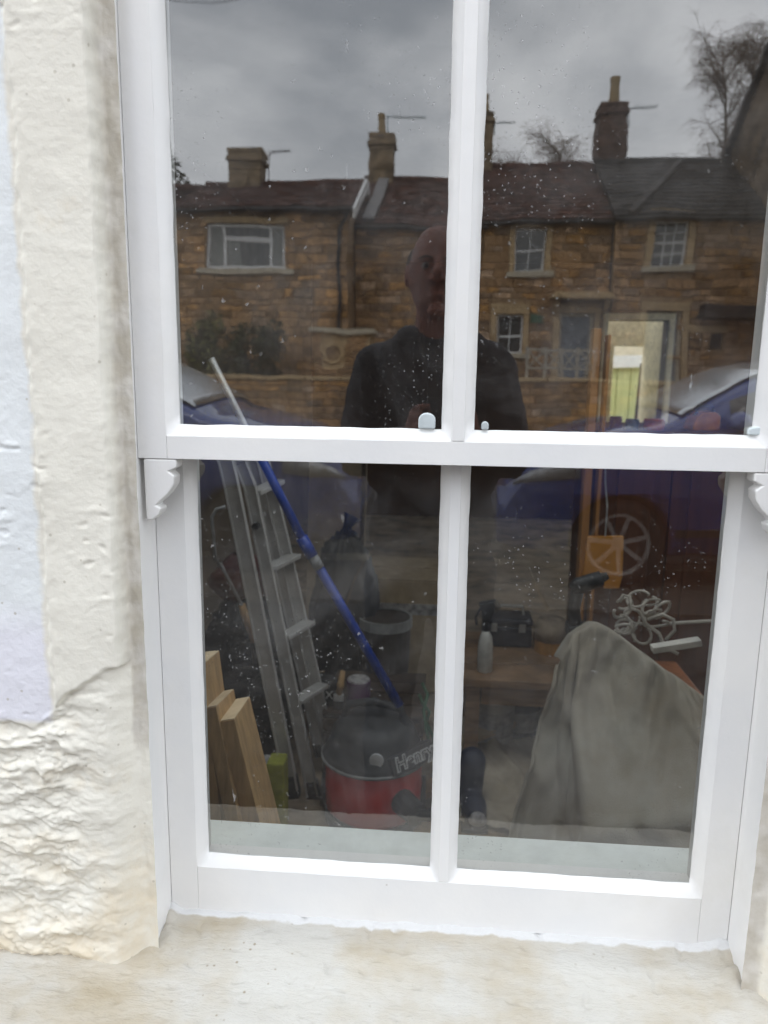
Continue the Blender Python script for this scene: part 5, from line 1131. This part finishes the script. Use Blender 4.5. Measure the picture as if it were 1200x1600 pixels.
# cable bundle, white batten, rod, black drill on top of the sheet
r = random.Random(14); rp = MB(); c = W(1005, 968, 1.0); M_rope = mat('grey_white_rope', (.46, .43, .38), .8, var=.1)
for k in range(15):
    o = W(r.uniform(972, 1040), r.uniform(935, 1000), r.uniform(.98, 1.06)); a = r.uniform(0, 6.28); rx, rz = r.uniform(.018, .034), r.uniform(.010, .024); tl = r.uniform(-.6, .6)
    rp.tube([(o.x + rx * math.cos(t) * math.cos(tl) - rz * math.sin(t) * math.sin(tl), o.y + .018 * math.sin(t + a) + .006 * t / 6, o.z + rx * math.cos(t) * math.sin(tl) + rz * math.sin(t) * math.cos(tl)) for t in np.linspace(a, a + r.uniform(3.5, 7.5), 18)], r.choice((.0026, .0034, .0042)), 7)
rp.tube([W(968, 940, 1.0), W(974, 930, 1.0), W(984, 932, 1.0), W(985, 950, .99), W(998, 955, 1.0), W(1010, 975, 1.0), W(1030, 990, .99), W(1040, 1012, .98), W(1060, 1022, .97)], .0045, 7)
rp.tube([W(1012, 968, 1.0), W(1035, 960, .99), W(1052, 968, .98), W(1054, 985, .98), W(1040, 1000, .98)], .0045, 7)
tag(rp.build('rope_bundle', M_rope, smooth=True), 'tangled bundle of grey white rope lying on top of the dust sheet', 'rope')
b0, b1 = W(1018, 1014, .93), W(1094, 1002, .93); bt = MB().bar(b0, b1, .03, .016).build('white_batten', mat('white_wood', (.62, .60, .55), .6), bevel=.002); tag(bt, 'short white batten poking out below the rope bundle', 'batten')
rd = MB().tube([W(1046, 974, 1.0), W(1118, 970, .98)], .0045, 8).build('pale_rod', M_rope); tag(rd, 'thin pale rod lying out to the right of the rope bundle', 'rod')
dp = W(915, 925, 1.12); dr = thing('cordless_drill', 'black cordless drill lying behind the peak of the dust sheet', 'drill', tuple(dp))
MB().tube([W(893, 922, 1.12), W(905, 915, 1.12), W(940, 903, 1.12)], [.018, .024, .02], 12).build('motor_body', M_black, dr, smooth=True); MB().tube([W(940, 903, 1.12), W(950, 899, 1.12)], [.014, .009], 10).build('chuck', M_darkiron, dr); MB().tube([W(903, 920, 1.12), W(897, 950, 1.12), W(899, 975, 1.12)], [.018, .016, .018], 10).build('grip', M_black, dr, smooth=True); q = W(900, 984, 1.12); MB().box(q.x - .025, q.x + .03, 1.09, 1.15, q.z - .014, q.z + .016).build('battery', M_black, dr, bevel=.004)

# (things near the bench follow)
# low bench with bottle and tape rolls, floor sheet, boot
e0, e1 = W(722, 1010, 1.75), W(905, 1010, 1.75); BZ = W(760, 1052, 1.70).z
bn = thing('low_bench', 'low brown plank bench behind the glazing bar in the lower right pane', 'bench', ((e0.x + e1.x) / 2, 1.95, 0))
for k in range(3): MB().box(e0.x, e1.x, 1.64 + k * .17, 1.80 + k * .17, BZ - .03, BZ).build('top_board', M_oak, bn, bevel=.003)
for x in (e0.x + .04, e1.x - .04):
    for y in (1.68, 2.10): MB().box(x - .025, x + .025, y - .025, y + .025, 0, BZ - .031).build('leg', M_oak, bn)
MB().box(e0.x + .07, e1.x - .07, 1.66, 1.68, BZ - .10, BZ - .031).build('rail', M_oak, bn)
p = W(757, 1048, 1.72); sb = thing('spray_bottle', 'white spray bottle with a dark trigger head on the low bench', 'bottle', (p.x, 1.72, BZ)); hb_ = W(757, 985, 1.72).z - BZ
MB().lathe([(.024, BZ), (.027, BZ + .006), (.027, BZ + hb_ * .6), (.022, BZ + hb_ * .85), (.011, BZ + hb_)], (p.x, 1.72, 0), 18).build('bottle_body', mat('white_bottle', (.62, .62, .60), .4), sb, smooth=True)
z = BZ + hb_; MB().lathe([(.013, z), (.014, z + .03), (.012, z + .04)], (p.x, 1.72, 0), 12).build('collar', M_black, sb); MB().prism([(p.x - .03, z + .10), (p.x + .03, z + .115), (p.x + .05, z + .09), (p.x + .02, z + .06), (p.x + .016, z + .04), (p.x - .014, z + .04), (p.x - .018, z + .07)], 1.705, 1.735).build('trigger_head', M_black, sb, bevel=.004); MB().tube([(p.x - .02, 1.72, z + .085), (p.x - .038, 1.72, z + .05), (p.x - .034, 1.72, z + .02)], .005, 6).build('trigger', M_black, sb)
for i, (px, py, rr, lab, m) in enumerate(((862, 958, .05, 'pale roll with a yellow orange edge lying on the low bench', M_lid),)):
    p = W(px, py + 14, 1.95); t = thing('tape_roll', lab, 'roll', (p.x, 1.95, BZ)); zz = BZ + .0005
    MB().lathe([(.03, zz), (.06, zz), (.06, zz + .05), (.03, zz + .05), (.03, zz)], (p.x, 1.95, 0), 26, cap=False).build('tape', mat('orange_edge', (.50, .25, .06), .6), t); MB().lathe([(.028, zz + .0502), (.063, zz + .0502), (.066, zz + .09), (.05, zz + .13), (.02, zz + .12)], (p.x, 1.95, 0), 26).build('wrapped_cloth', mat('pale_cloth', (.36, .30, .24), .9, bump=.6), t, smooth=True)
nx, ny = 50, 40; P = []
f0, f1 = W(716, 1262, 1.42), W(868, 1110, 2.0)
for j in range(ny):
    for i in range(nx):
        u, v = i / (nx - 1), j / (ny - 1); x = -.02 + .42 * u + .03 * math.sin(5 * v); y = 1.30 + .75 * v + .04 * math.sin(6 * u); z = .012 + .035 * abs(float(fbm(np.array(u * 4), np.array(v * 4 + u), 4))) + .03 * math.exp(-((u - .75 + .3 * v) / .06) ** 2); P.append((x + f0.x - .05, y, z))
fs = MB().grid(P, nx, ny).build('floor_sheet', mat('pale_floor_sheet', (.46, .40, .31), .95, var=.12, scale=8), smooth=True, solid=.003); tag(fs, 'pale crumpled dust sheet spread flat on the floor', 'dust sheet')
p = W(735, 1228, 1.42); bo_ = thing('work_boot', 'navy work boot with a pale toe standing beside the glazing bar', 'boot', (p.x, 1.45, 0)); M_navy = mat('navy_leather', (.016, .022, .05), .5)
blob([tb([(p.x + .005, 1.45, .04), (p.x + .012, 1.38, .045), (p.x + .02, 1.32, .035)], [.04, .042, .03]), tb([(p.x, 1.46, .05), (p.x + .005, 1.465, .16)], [.042, .046]), ], .006, 'upper', M_navy, bo_, 2); MB().box(p.x - .03, p.x + .055, 1.30, 1.50, 0, .018).build('sole', M_black, bo_, bevel=.006); MB().ell((p.x + .02, 1.312, .042), .028, .022, .026).build('toe_cap', M_lid, bo_, smooth=True)

# ---------------------------------------------------------------- the far doorway and the yard beyond it
ar = thing('doorway', 'white framed far doorway open to the daylit yard', 'doorway', ((dx0 + dx1) / 2, YD, 0)); M_arch = mat('cream_architrave', (.84, .77, .58), .5)
MB().box(dx0 - .05, dx0 - .001, YD - .03, YD + .20, 0, dzt).box(dx1 + .001, dx1 + .05, YD - .03, YD + .20, 0, dzt).box(dx0 - .05, dx1 + .05, YD - .03, YD + .20, dzt + .001, dzt + .06).build('architrave', M_arch, ar, bevel=.006)
YP = 7.5; pa, pb2, pz = W(956, 600, YP).x, W(1011, 600, YP).x, W(985, 541, YP).z
MB().box(dx1 + .002, dx1 + .12, YD + .201, YP, 0, 2.3).build('porch_wall', M_arch, ar); MB().box(dx0 - .12, dx0 - .002, YD + .201, YP, 0, 2.3).build('porch_wall', M_arch, ar)
MB().box(dx0 - .12, pa, YP + .001, YP + .09, 0, 2.3).box(pb2, dx1 + .12, YP + .001, YP + .09, 0, 2.3).box(pa, pb2, YP + .001, YP + .09, pz, 2.3).build('porch_front', M_arch, ar, bevel=.004)
for y in (YD + .35, YP - .2): MB().box(dx0 - .12, dx1 + .12, y, y + .04, 2.301, 2.35).build('porch_rafter', M_upvc, ar)  # unseen porch roof left open between rafters so sky brightens the cream wall
tag(MB().box(-4, 9, 6.901, 20, -.3, -.02).build('yard', mat('yard_paving', (.35, .33, .28), .9, var=.2)), kind='structure')
YF = 8.6; f0 = W(940, 565, YF).x; fz = W(980, 567, YF).z
sd_ = thing('garden_shed', 'pale yellow green boarded shed in the yard beyond the doorway', 'shed', ((f0 + 1.2), YF, 0)); M_yg = mat('yellow_green_boards', (.62, .66, .30), .7, var=.08, scale=6, stretch=(4, 4, .5))
for k in range(16): x = f0 - .6 + k * .16; MB().box(x, x + .15, YF, YF + .03, 0, fz - .05).build('board', M_yg, sd_, bevel=.004)
MB().box(f0 - .62, f0 + 2.0, YF + .031, YF + 1.6, 0, fz - .02).build('carcass', M_yg, sd_); MB().bar((f0 - .7, YF - .03, fz - .02), (f0 + 2.1, YF - .03, fz + .08), .06, .14).build('fascia', M_upvc, sd_)
p0, p1 = W(993, 672, 7.9), W(1001, 568, 7.9); pr_ = MB().tube([(p0.x - .05, 8.0, -.02), (p0.x, 7.9, p0.z), (p1.x, 7.85, p1.z)], [.035, .03, .018], 8).build('leaning_pole', M_darkiron); tag(pr_, 'dark pole leaning in front of the yellow green boards beyond the doorway', 'pole')
yw = thing('yard_wall', 'pale rendered wall closing the yard behind the yellow green shed', 'wall', (f0 + 1, 13, -.02)); MB().box(f0 - 5, f0 + 6, 13, 13.3, -.02, 3.3).build('render', M_pale, yw, bevel=.02); MB().box(f0 - 5.1, f0 + 6.1, 12.95, 13.35, 3.301, 3.42).build('coping', M_lead, yw)

# a few more things round the bench
a, b = W(768, 945, 2.0), W(812, 945, 2.0)
tb_ = thing('toolbox', 'dark navy toolbox with a grey carrying handle at the back of the low bench', 'toolbox', ((a.x + b.x) / 2, 2.02, BZ)); M_nv = mat('navy_plastic', (.022, .028, .05), .5)
MB().box(a.x - .03, b.x + .05, 1.97, 2.09, BZ + .0005, BZ + .085).build('tray', M_nv, tb_, bevel=.008); MB().box(a.x - .033, b.x + .053, 1.966, 2.094, BZ + .0855, BZ + .115).build('lid', M_nv, tb_, bevel=.01)
MB().tube([(a.x, 2.03, BZ + .11), (a.x + .005, 2.03, BZ + .15), (b.x + .015, 2.03, BZ + .15), (b.x + .02, 2.03, BZ + .11)], .007, 8).build('handle', M_grey, tb_)
for x in (a.x + .01, b.x + .01): MB().box(x - .012, x + .012, 1.958, 1.968, BZ + .066, BZ + .098).build('latch', M_grey, tb_)
for px, y, h_, lab, m in ((770, 1.92, .19, 'dull metal paint tin on the floor under the low bench', M_alu), (812, 2.0, .15, 'smaller dark paint tin on the floor under the low bench', M_nv)):
    p = W(px, 1120, y); t = thing('paint_tin', lab, 'tin', (p.x, y, 0)); MB().lathe([(.078, .001), (.082, .006), (.08, .012), (.08, h_ - .012), (.083, h_ - .006), (.083, h_), (.072, h_), (.07, h_ - .008), (0, h_ - .008)], (p.x, y, 0), 26).build('can', m, t)
    MB().lathe([(.0805, h_ * .25), (.0805, h_ * .78)], (p.x, y, 0), 26, cap=False).build('paper_label', M_lid, t)
    MB().tube([(p.x - .083, y, h_ * .8), (p.x - .07, y - .06, h_ * .55), (p.x, y - .09, h_ * .42), (p.x + .07, y - .06, h_ * .55), (p.x + .083, y, h_ * .8)], .0025, 6).build('wire_handle', M_grey, t)
for (x0, y0, x1, y1, lab) in ((640, 1248, 700, 1215, 'short brown offcut of wood on the floor right of the vacuum cleaner'), (716, 1160, 800, 1128, 'longer pale offcut of wood lying on the floor sheet under the bench')):
    def G(px, py, z): d = ray(px, py); return CAM + d * ((z - CAM.z) / d.z)
    p, q = G(x0, y0, .075), G(x1, y1, .075); t = MB().bar(p, q, .055, .022).build('wood_offcut', M_oak if x0 < 700 else M_pend, bevel=.002); tag(t, lab, 'offcut')
